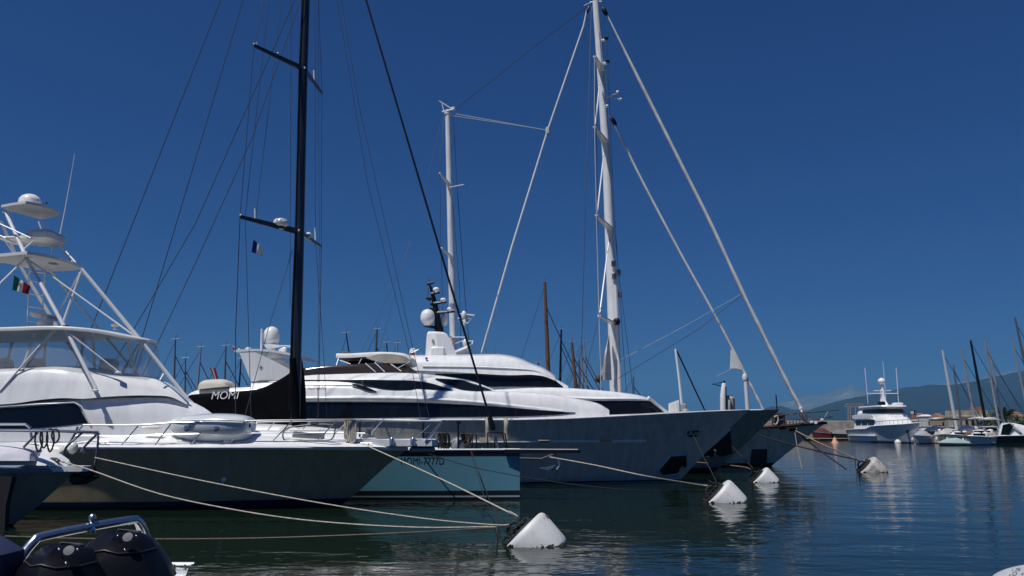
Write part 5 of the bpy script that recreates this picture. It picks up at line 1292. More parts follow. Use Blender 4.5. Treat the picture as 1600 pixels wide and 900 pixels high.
# leafy masses
def leaf_mat(name, col, tr=0.0):
    m, nt, b = newmat(name)
    oi = nt.nodes.new('ShaderNodeTexCoord'); n = nt.nodes.new('ShaderNodeTexNoise'); n.inputs['Scale'].default_value = .9; n.inputs['Detail'].default_value = 3
    nt.links.new(oi.outputs['Object'], n.inputs['Vector'])
    r = nt.nodes.new('ShaderNodeValToRGB'); r.color_ramp.elements[0].position = .35; r.color_ramp.elements[0].color = (*[c * .5 for c in col], 1); r.color_ramp.elements[1].position = .65; r.color_ramp.elements[1].color = (*[c * 1.5 for c in col], 1)
    nt.links.new(n.outputs['Fac'], r.inputs['Fac']); nt.links.new(r.outputs['Color'], b.inputs['Base Color']); b.inputs['Roughness'].default_value = .7
    return m
LEAF = leaf_mat('scrub_foliage', (.055, .075, .03))
LEAFP = leaf_mat('palm_foliage', (.06, .085, .03))
def leaves(b, c, r, n, s, rnd):
    for _ in range(n):
        d = Vector((rnd.gauss(0, 1), rnd.gauss(0, 1), rnd.gauss(0, 1))).normalized() * (rnd.random() ** .4)
        p = c + Vector((d.x * r[0], d.y * r[1], d.z * r[2]))
        u = Vector((rnd.uniform(-1, 1), rnd.uniform(-1, 1), rnd.uniform(-1, 1))).normalized() * s * rnd.uniform(.6, 1.3)
        v = u.cross(Vector((rnd.uniform(-1, 1), rnd.uniform(-1, 1), rnd.uniform(-1, 1)))).normalized() * s * .6
        b.add([p - u, p + v, p + u, p - v], [(0, 1, 2, 3)])
rnd = random.Random(5)
b = MB()
for i in range(130):
    px = rnd.uniform(1195, 1620); Y = rnd.uniform(320, 600); h = rnd.uniform(1.5, 4.0)
    c = P(px, 668, Y); c.z = h * .5; leaves(b, c, (rnd.uniform(2, 7), 3, h * .6), 26, 1.1, rnd)
tag(b.build('shore_scrub', LEAF), 'low scrub and trees along the far shore below the hills', 'trees', None, 'stuff')

def tree(px, py0, py1, Y, w, label, kind='round'):
    base = P(px, py0, Y); base.z = .25; top = P(px, py1, Y).z; H = top - .25
    root = empty('palm_tree' if kind == 'palm' else 'tree', base, label, 'palm' if kind == 'palm' else 'tree')
    r = random.Random(int(px))
    t = MB(); t.tube([base, base + Vector((.1, 0, H * .35)), base + Vector((-.1, 0, H * .7))], [.45, .35, .28] if kind == 'palm' else [.4, .3, .15], 8); t.build('trunk', TEAK, root)
    c = MB()
    if kind == 'palm':
        o = base + Vector((-.1, 0, H * .68))
        for k in range(46):
            an = r.uniform(0, 6.28); el = r.uniform(-.5, 1.2); L = w * r.uniform(.75, 1.1)
            d = Vector((math.cos(an) * math.cos(el), math.sin(an) * math.cos(el), math.sin(el)))
            for q in range(7):
                t0 = (q + .5) / 7; p = o + d * L * t0 + Vector((0, 0, -L * .38 * t0 * t0)); sd = d.cross(Vector((0, 0, 1))).normalized()
                for sg in (-1, 1):
                    e = p + sd * sg * L * .22 * (1.1 - t0) + d * L * .16 + Vector((0, 0, -L * .12))
                    c.add([p, p + d * L * .05, e, p - d * L * .03], [(0, 1, 2, 3)])
    else:
        for k in range(9): leaves(c, base + Vector((r.uniform(-w, w) * .6, r.uniform(-1, 1), H * r.uniform(.45, .85))), (w * .45, w * .4, H * .22), 60, .55, r)
    c.build('crown', LEAFP if kind == 'palm' else LEAF, root)
tree(1574, 672, 634, 215, 5.2, 'spiky palm tree on the shore between the stone fort and the right edge', 'palm')
tree(1551, 670, 652, 222, 3.0, 'small bushy tree just right of the stone fort')
tree(1592, 670, 648, 218, 2.6, 'bushy olive tree right of the palm at the picture edge')
tree(1531, 672, 656, 205, 1.6, 'low shrub in front of the stone fort wall')

# stone fort
def fort():
    Y = 235
    a, c = P(1502, 668, Y), P(1546, 668, Y); zt = P(0, 641, Y).z
    root = empty('stone_fort', ((a.x + c.x) / 2, Y, .25), 'low square stone fort with a cornice behind the right hand masts', 'fort')
    w = MB()
    rows = []
    for z, e in ((.2, .6), (zt * .72, .05), (zt * .74, .35), (zt * .80, .35), (zt * .81, 0), (zt, 0), (zt, .7)):
        rows.append([(a.x - e, Y - e, z), (c.x + e, Y - e, z), (c.x + e, Y + 8 + e, z), (a.x - e, Y + 8 + e, z)])
    rows[-1] = [(a.x + .7, Y + .7, zt), (c.x - .7, Y + .7, zt), (c.x - .7, Y + 7.3, zt), (a.x + .7, Y + 7.3, zt)]
    w.grid([[Vector(p) for p in r] for r in rows], close=True); w.add(rows[-1], [(0, 1, 2, 3)]); w.build('wall', STONE, root, angle=20)
    for px in (1509, 1518, 1527, 1538):
        o = P(px, 660, Y); MB().box((o.x - .35, Y - .62, o.z - .5), (o.x + .35, Y - .45, o.z + .6)).build('window', BLACK, root)
    d = P(1534, 640, Y); MB().box((d.x - 1.2, Y + 2, zt + .003), (d.x + 1.5, Y + 4, zt + 1.0)).build('roof_hut', mat('terracotta', (.32, .14, .08), .9), root)
fort()

# gantry crane beyond the basin
def gantry():
    Y = 260
    root = empty('gantry_crane', P(1334, 668, Y), 'grey gantry crane frame standing behind the white yacht on the right', 'crane')
    b = MB()
    for x in (1325.5, 1329, 1337, 1343.5): b = MB(); pxtube(b, [(x, 669, Y), (x, 636, Y)], .22, 5); b.build('leg', GREYP, root)
    b = MB(); b.box(P(1323, 636, Y), P(1346, 634, Y + 2)); b.build('girder', GREYP, root)
    b = MB(); b.box(P(1324, 632.5, Y), P(1345, 630.5, Y + 2)); b.build('upper_girder', GREYP, root)
    for x in (1325, 1331, 1337, 1343): b = MB(); pxtube(b, [(x, 634.2, Y + 1), (x, 632.3, Y + 1)], .15, 4); b.build('post', GREYP, root)
gantry()
# round sign on posts
def round_sign():
    Y = 190
    root = empty('round_sign', P(1427, 668, Y), 'pale round disc on two posts right of the white yacht bow', 'sign')
    for x in (1423, 1430.5): b = MB(); pxtube(b, [(x, 672, Y), (x, 642, Y)], .12, 5); b.build('post', DSTEEL, root)
    b = MB(); b.box(P(1422.5, 648.5, Y + .02), P(1431, 641.5, Y + .2)); b.build('panel', BLACK, root)
    b = MB(); b.lathe(P(1425.2, 644.8, Y - .05), [(.42, 0), (.42, .08), (0, .08)], 18, axis=(0, -1, 0)); b.build('disc', CREAM, root)
round_sign()
# breakwater walls, low buildings along the shore
def block(name, label, cat, px0, px1, py0, py1, Y, m, d=4, roof=None, group=None):
    a, c = P(px0, py0, Y), P(px1, py1, Y)
    root = empty(name, ((a.x + c.x) / 2, Y, min(a.z, .2)), label, cat, group)
    z0 = -.6 if py0 > 672 else .2
    w = MB(); w.cbox(((a.x + c.x) / 2, Y + d / 2, (z0 + c.z) / 2), (c.x - a.x, d, c.z - z0), .08); w.build('wall' if roof else 'block', m, root)
    if roof:
        r = MB(); e = .4; zt = c.z + .02
        r.add([(a.x - e, Y - e, zt), (c.x + e, Y - e, zt), (c.x + e, Y + d + e, zt), (a.x - e, Y + d + e, zt), (a.x + e, Y + d / 2, zt + roof[1]), (c.x - e, Y + d / 2, zt + roof[1])], [(0, 1, 5, 4), (1, 2, 5), (2, 3, 4, 5), (3, 0, 4), (3, 2, 1, 0)]); r.build('roof', roof[0], root, angle=20)
        for k in range(max(1, int((px1 - px0) / 5))):
            x = lerp(a.x, c.x, (k + .5) / max(1, int((px1 - px0) / 5))); MB().box((x - .3, Y - .05, lerp(z0, c.z, .45)), (x + .3, Y + .02, lerp(z0, c.z, .75))).build('window', BLACK, root)
    return root
TERRA = mat('clay_roof', (.26, .13, .08), .9, var=.3)
PLAS = mat('ochre_plaster', (.42, .32, .22), .9, var=.2)
PLAS2 = mat('pale_plaster', (.52, .47, .40), .9, var=.2)
block('sea_wall', 'long brown stone sea wall behind the left hand pontoon and ketch bow', 'wall', 1180, 1345, 668, 657.5, 210, STONE, 2.5)
block('quay', 'pale quay wall running behind the crowded small boats', 'quay', 1440, 1640, 676, 666, 200, CONC, 5)
block('house', 'small ochre house with clay roof on the far shore left of the bright mast', 'house', 1469, 1478, 667, 653, 330, PLAS, 8, (TERRA, 2.0), 'houses along the far shore')
block('house', 'low ochre cottage beside the small ochre house on the far shore', 'house', 1480, 1491, 667, 655, 335, PLAS2, 8, (TERRA, 1.5), 'houses along the far shore')
block('house', 'long white roofed shed on the far shore right of the round sign', 'shed', 1449, 1459, 664, 650.5, 420, mat('white_shed', (.7, .7, .68), .7), 10, (mat('white_roof', (.75, .75, .74), .6), 1.0), 'houses along the far shore')
block('house', 'long red roofed building on the far shore between disc sign and white shed', 'house', 1433, 1448, 666, 654, 450, PLAS, 8, (TERRA, 3), 'houses along the far shore')
block('house', 'pale house with clay roof at the right picture edge beyond the palm', 'house', 1588, 1604, 668, 651, 260, PLAS2, 8, (TERRA, 1.6), 'houses along the far shore')
block('house', 'tiny pale house on the far shore just right of the stone sea wall crane', 'house', 1347, 1353, 667, 656, 420, PLAS2, 8, (TERRA, 2), 'houses along the far shore')

# ------------------------------------------------------------------ the white motor yacht facing right across the basin
def basin_yacht():
    bow = PZ(1428, 692.5, 0); th = math.radians(-91)
    D = Vector((math.cos(th), math.sin(th), 0)); N = Vector((-math.sin(th), math.cos(th), 0))
    xf = lambda p: bow + D * p.x + N * p.y + Vector((0, 0, p.z))
    root = empty('motor_yacht', bow - D * 10, 'white motor yacht with tall mast seen bow on across the basin', 'motor yacht')
    h = Hull(-24, curve([(-1, -1.2), (0, 0), (3.8, 2.6)]), curve([(-24, 2.5), (-12, 2.7), (-9.5, 3.2), (0, 3.6), (3, 3.9)]), 0, 3.9, 3.3, kd=2.4, kw=1.7, u0=.45, flare=1.3, xf=xf)
    h.shell().build('hull', hull_mat('white_far_topsides', (.74, .76, .77), [(.2, (.02, .05, .09))], coat=.4), root)
    h.deck().build('deck', GEL2, root)
    r = MB()
    for sd in (-1, 1): r.tube([xf(p) for p in h.edge(1, sd, n=40, dz=.05)], .12, 6)
    r.build('bulwark_cap', GEL, root)
    def house(st, name, m, rr=.3, cr=.1): 
        H = House([(*s,) for s in st], 0, rr, cr, xf); H.shell().build(name, m, root, angle=50)
    house([(-20, 2.4, 3.3, -20, 5.2, 3.0), (-12, 2.5, 3.3, -12, 5.2, 3.0), (-7, 2.8, 3.2, -7.6, 5.2, 2.8), (-3.4, 3.2, 2.4, -5.6, 5.1, 2.0), (-2.4, 3.3, 1.6, -4.9, 5.0, 1.3)], 'deckhouse', GEL)
    for sd in (-1, 1):
        for x0, x1 in ((-19, -16.5), (-16, -13.2), (-12.8, -10)):
            MB(xf).box((x0, sd * 3.18 - .06, 3.5), (x1, sd * 3.18 + .06, 4.6)).build('side_window', GLASS, root)
    house([(-17, 5.2, 2.7, -17, 7.2, 2.4), (-10, 5.2, 2.8, -10.3, 7.2, 2.4), (-7.6, 5.1, 2.5, -8.4, 7.2, 2.1), (-6.9, 5.1, 1.6, -7.9, 7.2, 1.4)], 'wheelhouse', GEL)
    house([(-16.5, 5.95, 2.70, -16.5, 6.8, 2.55), (-10, 5.95, 2.78, -10.3, 6.8, 2.57), (-7.7, 5.95, 2.46, -8.2, 6.8, 2.23), (-7.05, 5.95, 1.60, -7.6, 6.8, 1.49)], 'wheelhouse_window', GLASS, .05, 0)
    house([(-18, 7.2, 2.8, -18, 7.5, 2.8), (-10, 7.2, 2.9, -10, 7.5, 2.9), (-7.2, 7.2, 2.5, -7.3, 7.5, 2.5), (-6.6, 7.2, 1.6, -6.8, 7.5, 1.6)], 'roof', GEL, .1)
    for sd in (-1, 1):
        house_side = House([(-20, 4.9, .1, -20, 5.6, .1), (-14, 4.9, .1, -14, 5.9, .1), (-9, 4.9, .1, -9.6, 5.5, .1)], sd * 3.4, .05, 0, xf); house_side.shell().build('side_wing', GEL, root)
    m = MB(xf); rows = []
    for z, x0, x1, w in ((7.5, -13.2, -10.4, .8), (8.4, -12.6, -11.2, .5), (9.6, -12.5, -11.5, .3), (12.0, -12.3, -11.8, .18)): rows.append([Vector((x0, -w, z)), Vector((x1, -w * .6, z)), Vector((x1, w * .6, z)), Vector((x0, w, z))])
    m.grid(rows, close=True); m.add(rows[-1], [(0, 1, 2, 3)]); m.build('mast', GEL, root, angle=20)
    MB(xf).lathe((-12, 0, 12.2), [(.3, -.2), (.75, .15), (.8, .5), (.6, .9), (.2, 1.15), (0, 1.2)], 14).build('satellite_dome', GEL, root, angle=60)
    for z, w in ((10.0, 3.3), (10.6, 1.8)): MB(xf).box((-12.1, -w, z), (-11.85, w, z + .18)).build('yard', GEL, root)
    for sd in (-1, 1): MB(xf).tube([(-12, sd * 3.2, 8.0), (-12, sd * 3.3, 15.5)], .07, 5).build('antenna', GEL, root)
    MB(xf).tube([(-14, 1.5, 8.0), (-14, 1.5, 17)], .05, 5).build('antenna', GEL, root)
    MB(xf).cbox((-8.5, -1.9, 7.9), (1.2, 1.2, .8), .15).build('deck_locker', BLACK, root)
    MB(xf).cbox((-9, 1.6, 7.8), (1.6, 1.8, .5), .15).build('life_raft', GEL, root)
    MB(xf).lathe((-17.5, -2.5, 5.6), [(.5, -.1), (.8, .2), (.8, .6), (.3, .95)], 12).build('dome_canister', GEL, root)
    for sd in (-1, 1):
        t = MB(); top = [xf(p) + Vector((0, 0, .9)) for p in h.edge(1, sd, u0=.62, u1=1, n=10, inset=.1)]; t.tube(top, .05, 5); t.build('bow_rail', STEEL, root)
        for q, p in zip(top, [xf(p) for p in h.edge(1, sd, u0=.62, u1=1, n=10, inset=.1)]): MB().tube([p, q], .035, 4).build('stanchion', STEEL, root)
    an = MB(xf); hx = -.2; yy = h.near(hx, 2.3); an.cbox((hx, yy - .05, 2.3), (.7, .3, .5), .1); an.tube([(hx, yy - .2, 2.4), (hx + .1, yy - .25, 1.9)], .14, 6); an.build('anchor', BLACK, root)
    lg = MB(xf)
    rows = []
    for i in range(21):
        x = lerp(-23, -9, i / 20); y = h.near(x, 1.3); rows.append([Vector((x, y, 1.45)), Vector((x, y - .3, 1.4)), Vector((x, y - .3, 1.25)), Vector((x, y, 1.1))])
    lg.grid(rows); lg.build('rubbing_strake', GEL, root)
basin_yacht()
for k, (px, py, r, lab, m) in enumerate(((1403, 692.5, .62, 'small white float under the anchor of the yacht across the basin', GEL2), (1459.5, 690.5, .34, 'tiny white float before the crowded small boats', GEL2), (1294.5, 686, .40, 'round white float left of the pink cone float near the pontoon', GEL2), (1303.5, 685.5, .5, 'oblong pale float behind the pink cone float', GEL2), (1304.5, 691.5, .55, 'pink topped cone float in front of the two white floats', ORANGE))):
    c = PZ(px, py, 0); b = MB()
    b.lathe(c, [(r * .7, -.3), (r, 0), (r * .95, r * .5), (r * .6, r * .95), (r * .2, r * 1.2), (0, r * 1.22)] if k != 4 else [(r * .7, -.3), (r * 1.3, 0), (r * .9, r * .5), (r * .4, r * 1.7), (0, r * 2.1)], 14)
    tag(b.build('float', m, angle=60), lab, 'buoy', 'small floats across the basin')

# ------------------------------------------------------------------ pontoon on the left of the basin
def pontoon(name, label, px0, px1, py, d, m, z=.45):
    a, c = PZ(px0, py, 0), PZ(px1, py, 0)
    root = empty(name, ((a.x + c.x) / 2, a.y, 0), label, 'pontoon')
    MB().cbox(((a.x + c.x) / 2, a.y + d / 2, z - .06), (c.x - a.x, d, .12), .02).build('walkway', m, root)
    n = max(2, int((c.x - a.x) / 3))
    for i in range(n):
        x = lerp(a.x, c.x, (i + .5) / n); MB().cbox((x, a.y + d / 2, .08), (1.4, d - .3, .5), .06).build('pontoon_float', RUBBER, root)
    return root
pontoon('pontoon', 'dark floating pontoon behind the ketch stem on the left of the basin', 1262, 1336, 688, 6, TEAK)
pontoon('pontoon', 'grey wooden pontoon in front of the crowded small boats', 1468, 1556, 695, 2.2, TEAK)

# ------------------------------------------------------------------ small craft
def small_boat(loc, head, L, B, hcol, label, kind, fb=.9, cat='motorboat', canvas=None, group='small boats crowded along the quay', vs=1.5):
    D = Vector((math.cos(head), math.sin(head), 0)); N = Vector((-D.y, D.x, 0)); loc = Vector(loc)
    xf = lambda p: loc + D * p.x * 1.1 + N * p.y * 1.25 + Vector((0, 0, p.z * vs))
    root = empty('motorboat', loc, label, cat, group)
    h = Hull(-L / 2, curve([(-.5, L / 2 - .8), (0, L / 2 - .5), (fb * 1.3, L / 2)]), curve([(-L / 2, fb), (L / 2, fb * 1.3)]), 0, B / 2, B / 2 * .82, kd=2.2, kw=1.7, u0=.45, nu=18, nw=5, xf=xf, zbot=-.3)
    h.shell().build('hull', hcol, root); h.deck(crown=.06).build('deck', GEL, root)
    r = MB()
    for sd in (-1, 1): r.tube([xf(p) for p in h.edge(1, sd, n=20)], .06, 5)
    r.build('rub_rail', GREYP, root)
    if kind in ('cuddy', 'cabin'):
        top = fb + (1.0 if kind == 'cabin' else .6)
        House([(-L * .12, fb, B * .40, -L * .12, top, B * .34), (L * .1, fb * 1.1, B * .36, L * .06, top, B * .28), (L * .32, fb * 1.2, B * .2, L * .2, top - .15, B * .14)], 0, .15, .08, xf).shell().build('cabin', GEL, root)
        House([(-L * .1, lerp(fb, top, .45), B * .385, -L * .1, lerp(fb, top, .85), B * .365), (L * .1, lerp(fb, top, .5), B * .335, L * .08, lerp(fb, top, .88), B * .31), (L * .25, lerp(fb, top, .5), B * .2, L * .2, lerp(fb, top, .86), B * .18)], 0, .04, 0, xf).shell().build('window', GLASS, root)
    if kind in ('open', 'canopy', 'cuddy'):
        w = MB(xf); w.add([(.3, -B * .36, fb + .05), (.3, B * .36, fb + .05), (-.2, B * .32, fb + .75), (-.2, -B * .32, fb + .75), (.36, -B * .36, fb + .05), (.36, B * .36, fb + .05), (-.14, B * .32, fb + .75), (-.14, -B * .32, fb + .75)], [(0, 1, 2, 3), (7, 6, 5, 4), (0, 4, 5, 1), (1, 5, 6, 2), (2, 6, 7, 3), (3, 7, 4, 0)]); w.build('windscreen', GLASS, root)
        for sd in (-.25, .25): MB(xf).cbox((-L * .2, sd * B, fb + .35), (.6, .55, .7), .1).build('seat', WCLOTH, root)
    if kind == 'canopy':
        cm = canvas or BEIGE
        House([(-L * .38, fb + 1.75, B * .42, -L * .38, fb + 1.85, B * .42), (-L * .1, fb + 1.9, B * .44, -L * .1, fb + 2.0, B * .44), (L * .14, fb + 1.8, B * .40, L * .14, fb + 1.9, B * .40)], 0, .08, .12, xf).shell().build('canopy', cm, root)
        for x in (-.34, -.05, .12):
            for sd in (-1, 1): MB(xf).tube([(x * L * .8, sd * B * .44, fb), (x * L, sd * B * .40, fb + 1.85)], .03, 5).build('canopy_pole', STEEL, root)
    if kind == 'covered':
        House([(-L * .45, fb, B * .42, -L * .45, fb + .25, B * .3), (-L * .1, fb, B * .48, -L * .1, fb + .85, B * .2), (L * .2, fb * 1.1, B * .42, L * .18, fb + .7, B * .12), (L * .46, fb * 1.3, .1, L * .44, fb * 1.3 + .08, .05)], 0, .3, .1, xf).shell().build('boat_cover', canvas or NAVY, root, angle=60)
    m = MB(xf); m.cbox((-L / 2 - .25, 0, fb * .9), (.4, .42, .7), .1); m.tube([(-L / 2 - .25, 0, fb * .7), (-L / 2 - .3, 0, -.3)], .12, 6); m.build('outboard_motor', BLACK, root)
    f = MB(xf); f.ball((L * .1, -B / 2 - .15, fb * .6), .16, 8, 1.6); f.build('fender', GEL2, root)
    return root
HW = hull_mat('white_boat_hull', (.68, .69, .69), [(.12, (.03, .05, .10))], coat=.3)
HB = hull_mat('navy_boat_hull', (.015, .025, .06), [(.12, (.1, .02, .02))], coat=.5)
HG = hull_mat('pale_green_boat_hull', (.40, .52, .50), [(.1, (.02, .03, .05))], coat=.3)
HT = hull_mat('tan_boat_hull', (.42, .36, .27), [(.1, (.02, .03, .05))], coat=.3)
HK = hull_mat('dark_boat_hull', (.016, .018, .022), [(.15, (.05, .16, .13))], coat=.6)
def at(px, py): return PZ(px, py, 0)
A = math.radians
small_boat(at(1436, 689), A(-80), 7.5, 2.9, HT, 'open boat with tan canopy tucked beside the basin yacht bow', 'canopy', 1.1, canvas=BEIGE)
small_boat(at(1448, 690.5), A(175), 9, 3.0, HW, 'white cabin boat lying broadside at the left of the crowded boats', 'cuddy', 1.2)
small_boat(at(1463, 691), A(-75), 6.0, 2.2, HW, 'small boat under a navy cover between white boats', 'covered', 1.3, canvas=NAVY)
small_boat(at(1472, 691), A(-70), 6.0, 2.4, HW, 'white boat with dark brown cover beside the navy covered boat', 'covered', 1.1, canvas=mat('brown_canvas', (.09, .05, .05), .85))
small_boat(at(1481, 691.5), A(-100), 6.5, 2.6, HW, 'open white boat with grey seats in the middle of the crowd', 'open', 1.1)
small_boat(at(1489, 691), A(-60), 6.5, 2.7, HW, 'white boat with raised black canopy behind the pale green boat', 'canopy', 1.2, canvas=mat('black_canvas', (.02, .02, .022), .8))
small_boat(at(1500, 692), A(-130), 7.5, 2.8, HW, 'white wedge bowed runabout pointing left at the pontoon', 'cuddy', 1.0)
small_boat(at(1513, 692.5), A(-95), 6.0, 2.3, HW, 'boat wrapped in a bright blue cover at the pontoon', 'covered', 1.4, canvas=mat('blue_canvas', (.015, .03, .10), .8))
small_boat(at(1522, 692), A(-80), 6.0, 2.4, HT, 'small brown and cream boat right of the blue covered boat', 'open', 1.1)
small_boat(at(1533, 693.5), A(-150), 8.5, 3.0, HW, 'white speedboat with dark windows pointing left beside the dark hulled cruiser', 'cuddy', 1.1)
small_boat(at(1544, 689.5), A(-85), 9, 3.2, HW, 'white boat with long white canopy behind the pointing speedboat', 'canopy', 1.5, canvas=WCLOTH)
small_boat(at(1490, 696), A(178), 5.0, 1.6, HG, 'pale green rowing boat floating low along the pontoon', 'covered', .35, 'rowing boat', canvas=mat('pale_green_canvas', (.30, .40, .38), .8), vs=1.0)
small_boat(at(1470, 686.5), A(-90), 8.5, 3.0, HW, 'white boat with beige canopy in the back row left of the bright mast', 'canopy', 1.6, canvas=CREAM)
small_boat(at(1502, 686), A(-90), 8.5, 3.0, HW, 'white boat with low brown canopy in the back row before the fort', 'canopy', 1.6, canvas=mat('taupe_canvas', (.2, .16, .14), .85))
small_boat(at(1526, 686), A(-90), 8.5, 3.0, HB, 'navy boat with dark purple canopy in the back row under the black mast', 'canopy', 1.5, canvas=mat('plum_canvas', (.05, .035, .06), .85))
small_boat(at(1441, 693), A(-140), 5.5, 2.1, HW, 'little white dinghy with grey cover close under the basin yacht bow', 'covered', .8, canvas=mat('silver_canvas', (.4, .4, .42), .85))
small_boat(at(1456, 692.5), A(-165), 6.5, 2.3, HW, 'white open launch in front of the broadside cabin boat', 'open', .8)
small_boat(at(1477, 693), A(-120), 5.0, 1.9, HT, 'short tan hulled boat with cream cover before the brown covered boat', 'covered', .9, canvas=CREAM)
small_boat(at(1486, 693), A(-60), 5.5, 2.1, HW, 'white boat with grey cover just behind the pale green rowing boat', 'covered', 1.0, canvas=mat('ash_canvas', (.33, .34, .35), .85))
small_boat(at(1497, 693.5), A(-145), 6.5, 2.2, HW, 'white sharp bowed sports boat angled left behind the grey pontoon', 'cuddy', .9)
small_boat(at(1507, 693.5), A(-50), 5.0, 2.0, HW, 'white tender angled right beside the blue covered boat', 'open', .8)
small_boat(at(1518, 694), A(-110), 5.0, 1.9, HT, 'cream boat with brown folded cover left of the pointing speedboat', 'covered', .8, canvas=mat('tobacco_canvas', (.16, .09, .05), .85))
small_boat(at(1528, 695), A(-150), 7.0, 2.2, HW, 'low white speedboat nose just left of the dark hulled cruiser', 'cuddy', .8)
small_boat(at(1552, 692.5), A(-100), 6.5, 2.4, HW, 'white boat with cream canopy squeezed behind the dark hulled cruiser stern', 'canopy', 1.2, canvas=CREAM)
# pontoon craft on the left of the basin
small_boat(at(1283, 686.5), A(172), 4.2, 1.8, hull_mat('red_boat_hull', (.12, .015, .02), [(.1, (.03, .02, .02))]), 'small dark red boat on the left pontoon beside the ketch stem', 'covered', 1.0, canvas=mat('maroon_canvas', (.09, .012, .02), .8), group='boats by the left pontoon')
small_boat(at(1300, 682), A(175), 9.5, 3.4, HW, 'white covered boat at the left pontoon above the red boat', 'covered', 2.0, canvas=WCLOTH, group='boats by the left pontoon')
small_boat(at(1322, 681.5), A(5), 10.5, 3.6, HW, 'white covered boat hull right of the other at the left pontoon', 'covered', 2.1, canvas=mat('pale_blue_canvas', (.62, .66, .70), .8), group='boats by the left pontoon')
small_boat(at(1318, 686.5), A(178), 6.5, 2.4, HK, 'dark boat with grey cover lying in front of the white covered boats', 'covered', .8, canvas=mat('grey_canvas', (.16, .17, .18), .85), group='boats by the left pontoon')
# dark hulled cabin cruiser at the right edge
def cruiser():
    loc = at(1598, 694.5); D = Vector((1, -.08, 0)).normalized(); N = Vector((.08, 1, 0)).normalized()
    xf = lambda p: loc + D * p.x * .95 + N * p.y + Vector((0, 0, p.z * .84))
    root = empty('cabin_cruiser', loc, 'dark hulled cabin cruiser with raked white arch at the right edge', 'motorboat')
    h = Hull(-8, curve([(-.5, 7), (0, 7.5), (2.2, 9)]), curve([(-8, 1.75), (9, 2.2)]), 0, 2.2, 1.8, kd=2.2, kw=1.7, u0=.45, xf=xf, nu=24, nw=6)
    h.shell().build('hull', HK, root); h.deck().build('deck', GEL, root)
    c = MB()
    for sd in (-1, 1): c.tube([xf(p) for p in h.edge(1, sd, n=24)], .09, 6)
    c.build('rub_rail', GEL, root)
    House([(-3.4, 1.75, 1.9, -2.9, 4.5, 1.4), (-1.5, 1.75, 1.9, -1.5, 4.45, 1.45), (1.4, 1.8, 1.8, .2, 4.0, 1.3), (5.2, 2.0, 1.2, 3.4, 2.6, .8)], 0, .4, .1, xf).shell().build('cabin', GEL, root, angle=50)
    MB(xf).prism([(-3.3, -2.0, 2.0), (-2.2, -2.0, 4.2), (-2.8, -2.0, 4.4), (-4.6, -2.0, 4.0), (-4.8, -2.0, 2.0)], (0, .15, 0)).build('side_window', GLASS, root)
    MB(xf).tube([(-5.0, -2.05, 2.0), (-4.4, -2.0, 4.1), (-3.0, -1.9, 4.5), (-1.7, -1.95, 3.2), (-.6, -2.0, 1.9)], .16, 8).build('arch', GEL, root)
    MB(xf).cbox((-6.1, 0, 2.2), (1.6, 3.0, .7), .2).build('cockpit_cover', BEIGE, root)
    for x in (-7.4, -5.2): MB(xf).tube([(x, -1.8, 1.8), (x + .2, -1.7, 3.6)], .04, 5).build('bimini_pole', STEEL, root)
    House([(-7.6, 3.6, 1.6, -7.6, 3.7, 1.6), (-5, 3.7, 1.6, -5, 3.82, 1.6)], 0, .05, .1, xf).shell().build('bimini', BEIGE, root)
    MB(xf).tube([(-7.6, -1.9, 1.8), (-7.6, -1.9, 3.0)], .05, 5).build('rail_post', STEEL, root)
    MB(xf).cbox((-1.2, -1.98, 2.35), (.5, .1, .35), .03).build('port_light', GLASS, root)
    MB(xf).cbox((-8.4, 0, .55), (1.0, 3.2, .2), .05).build('bathing_platform', GEL2, root)
cruiser()

# ------------------------------------------------------------------ sailing boats of which mainly masts show
def sailboat(px, top, bx, base, Y, m, r0, label, group, stays=((-1, .98), (1, .85)), spread=(.55,), L=11, hull=True):
    r = r0 * .66
    b0 = P(bx, base, Y); t0 = P(px, top, Y)
    d = (t0 - b0); foot = b0 - d * ((b0.z - 1.2) / d.z)
    root = empty('sailboat', (foot.x, Y, 0), label, 'sailboat', group)
    MB().tube([foot, foot.lerp(t0, .6), t0], [r, r * .95, r * .65], 8).build('mast', m, root, angle=60)
    k = MB(); k.tube([t0 + Vector((-.5, 0, .08)), t0 + Vector((.45, 0, .15))], .03, 4); k.tube([t0, t0 + Vector((.1, 0, .7))], .025, 4); k.build('wind_vane', DSTEEL, root)
    for s in spread:
        c = foot.lerp(t0, s)
        MB().tube([c + Vector((-.25, -1.0, 0)), c, c + Vector((-.25, 1.0, 0))], .05, 5).build('spreader', m, root)
    for sd, u in stays:
        e = Vector((foot.x + sd * L * .5, Y, 1.3)); MB().tube([foot.lerp(t0, u), e], .06 if sd > 0 else .03, 5).build('stay' if sd < 0 else 'furled_jib', WIRE if sd < 0 else NAVY, root)
    if hull:
        h = Hull(foot.x - L * .55, curve([(-.5, foot.x + L * .4), (0, foot.x + L * .42), (1.3, foot.x + L * .52)]), curve([(foot.x - L, 1.1), (foot.x + L, 1.3)]), Y, L * .15, L * .12, kd=2, kw=1.6, u0=.35, nu=18, nw=5, zbot=-.3)
        h.shell().build('hull', HW, root); h.deck().build('deck', GEL2, root)
        bo = MB(); bo.tube([foot + Vector((-.2, 0, 1.0)), foot + Vector((-L * .42, 0, 1.15))], [.28, .2], 8); bo.build('boom', NAVY if r < .3 else WCLOTH, root)
    return root
ALU = mat('grey_spar', (.36, .38, .40), .4, metal=.4)
ALD = mat('dark_grey_spar', (.13, .14, .16), .4, metal=.3)
gl = 'sailing boats moored behind the yachts'
sailboat(274, 531, 272, 600, 96, ALD, .20, 'grey mast rising just right of the flying bridge windows, topmost of its pair', gl)
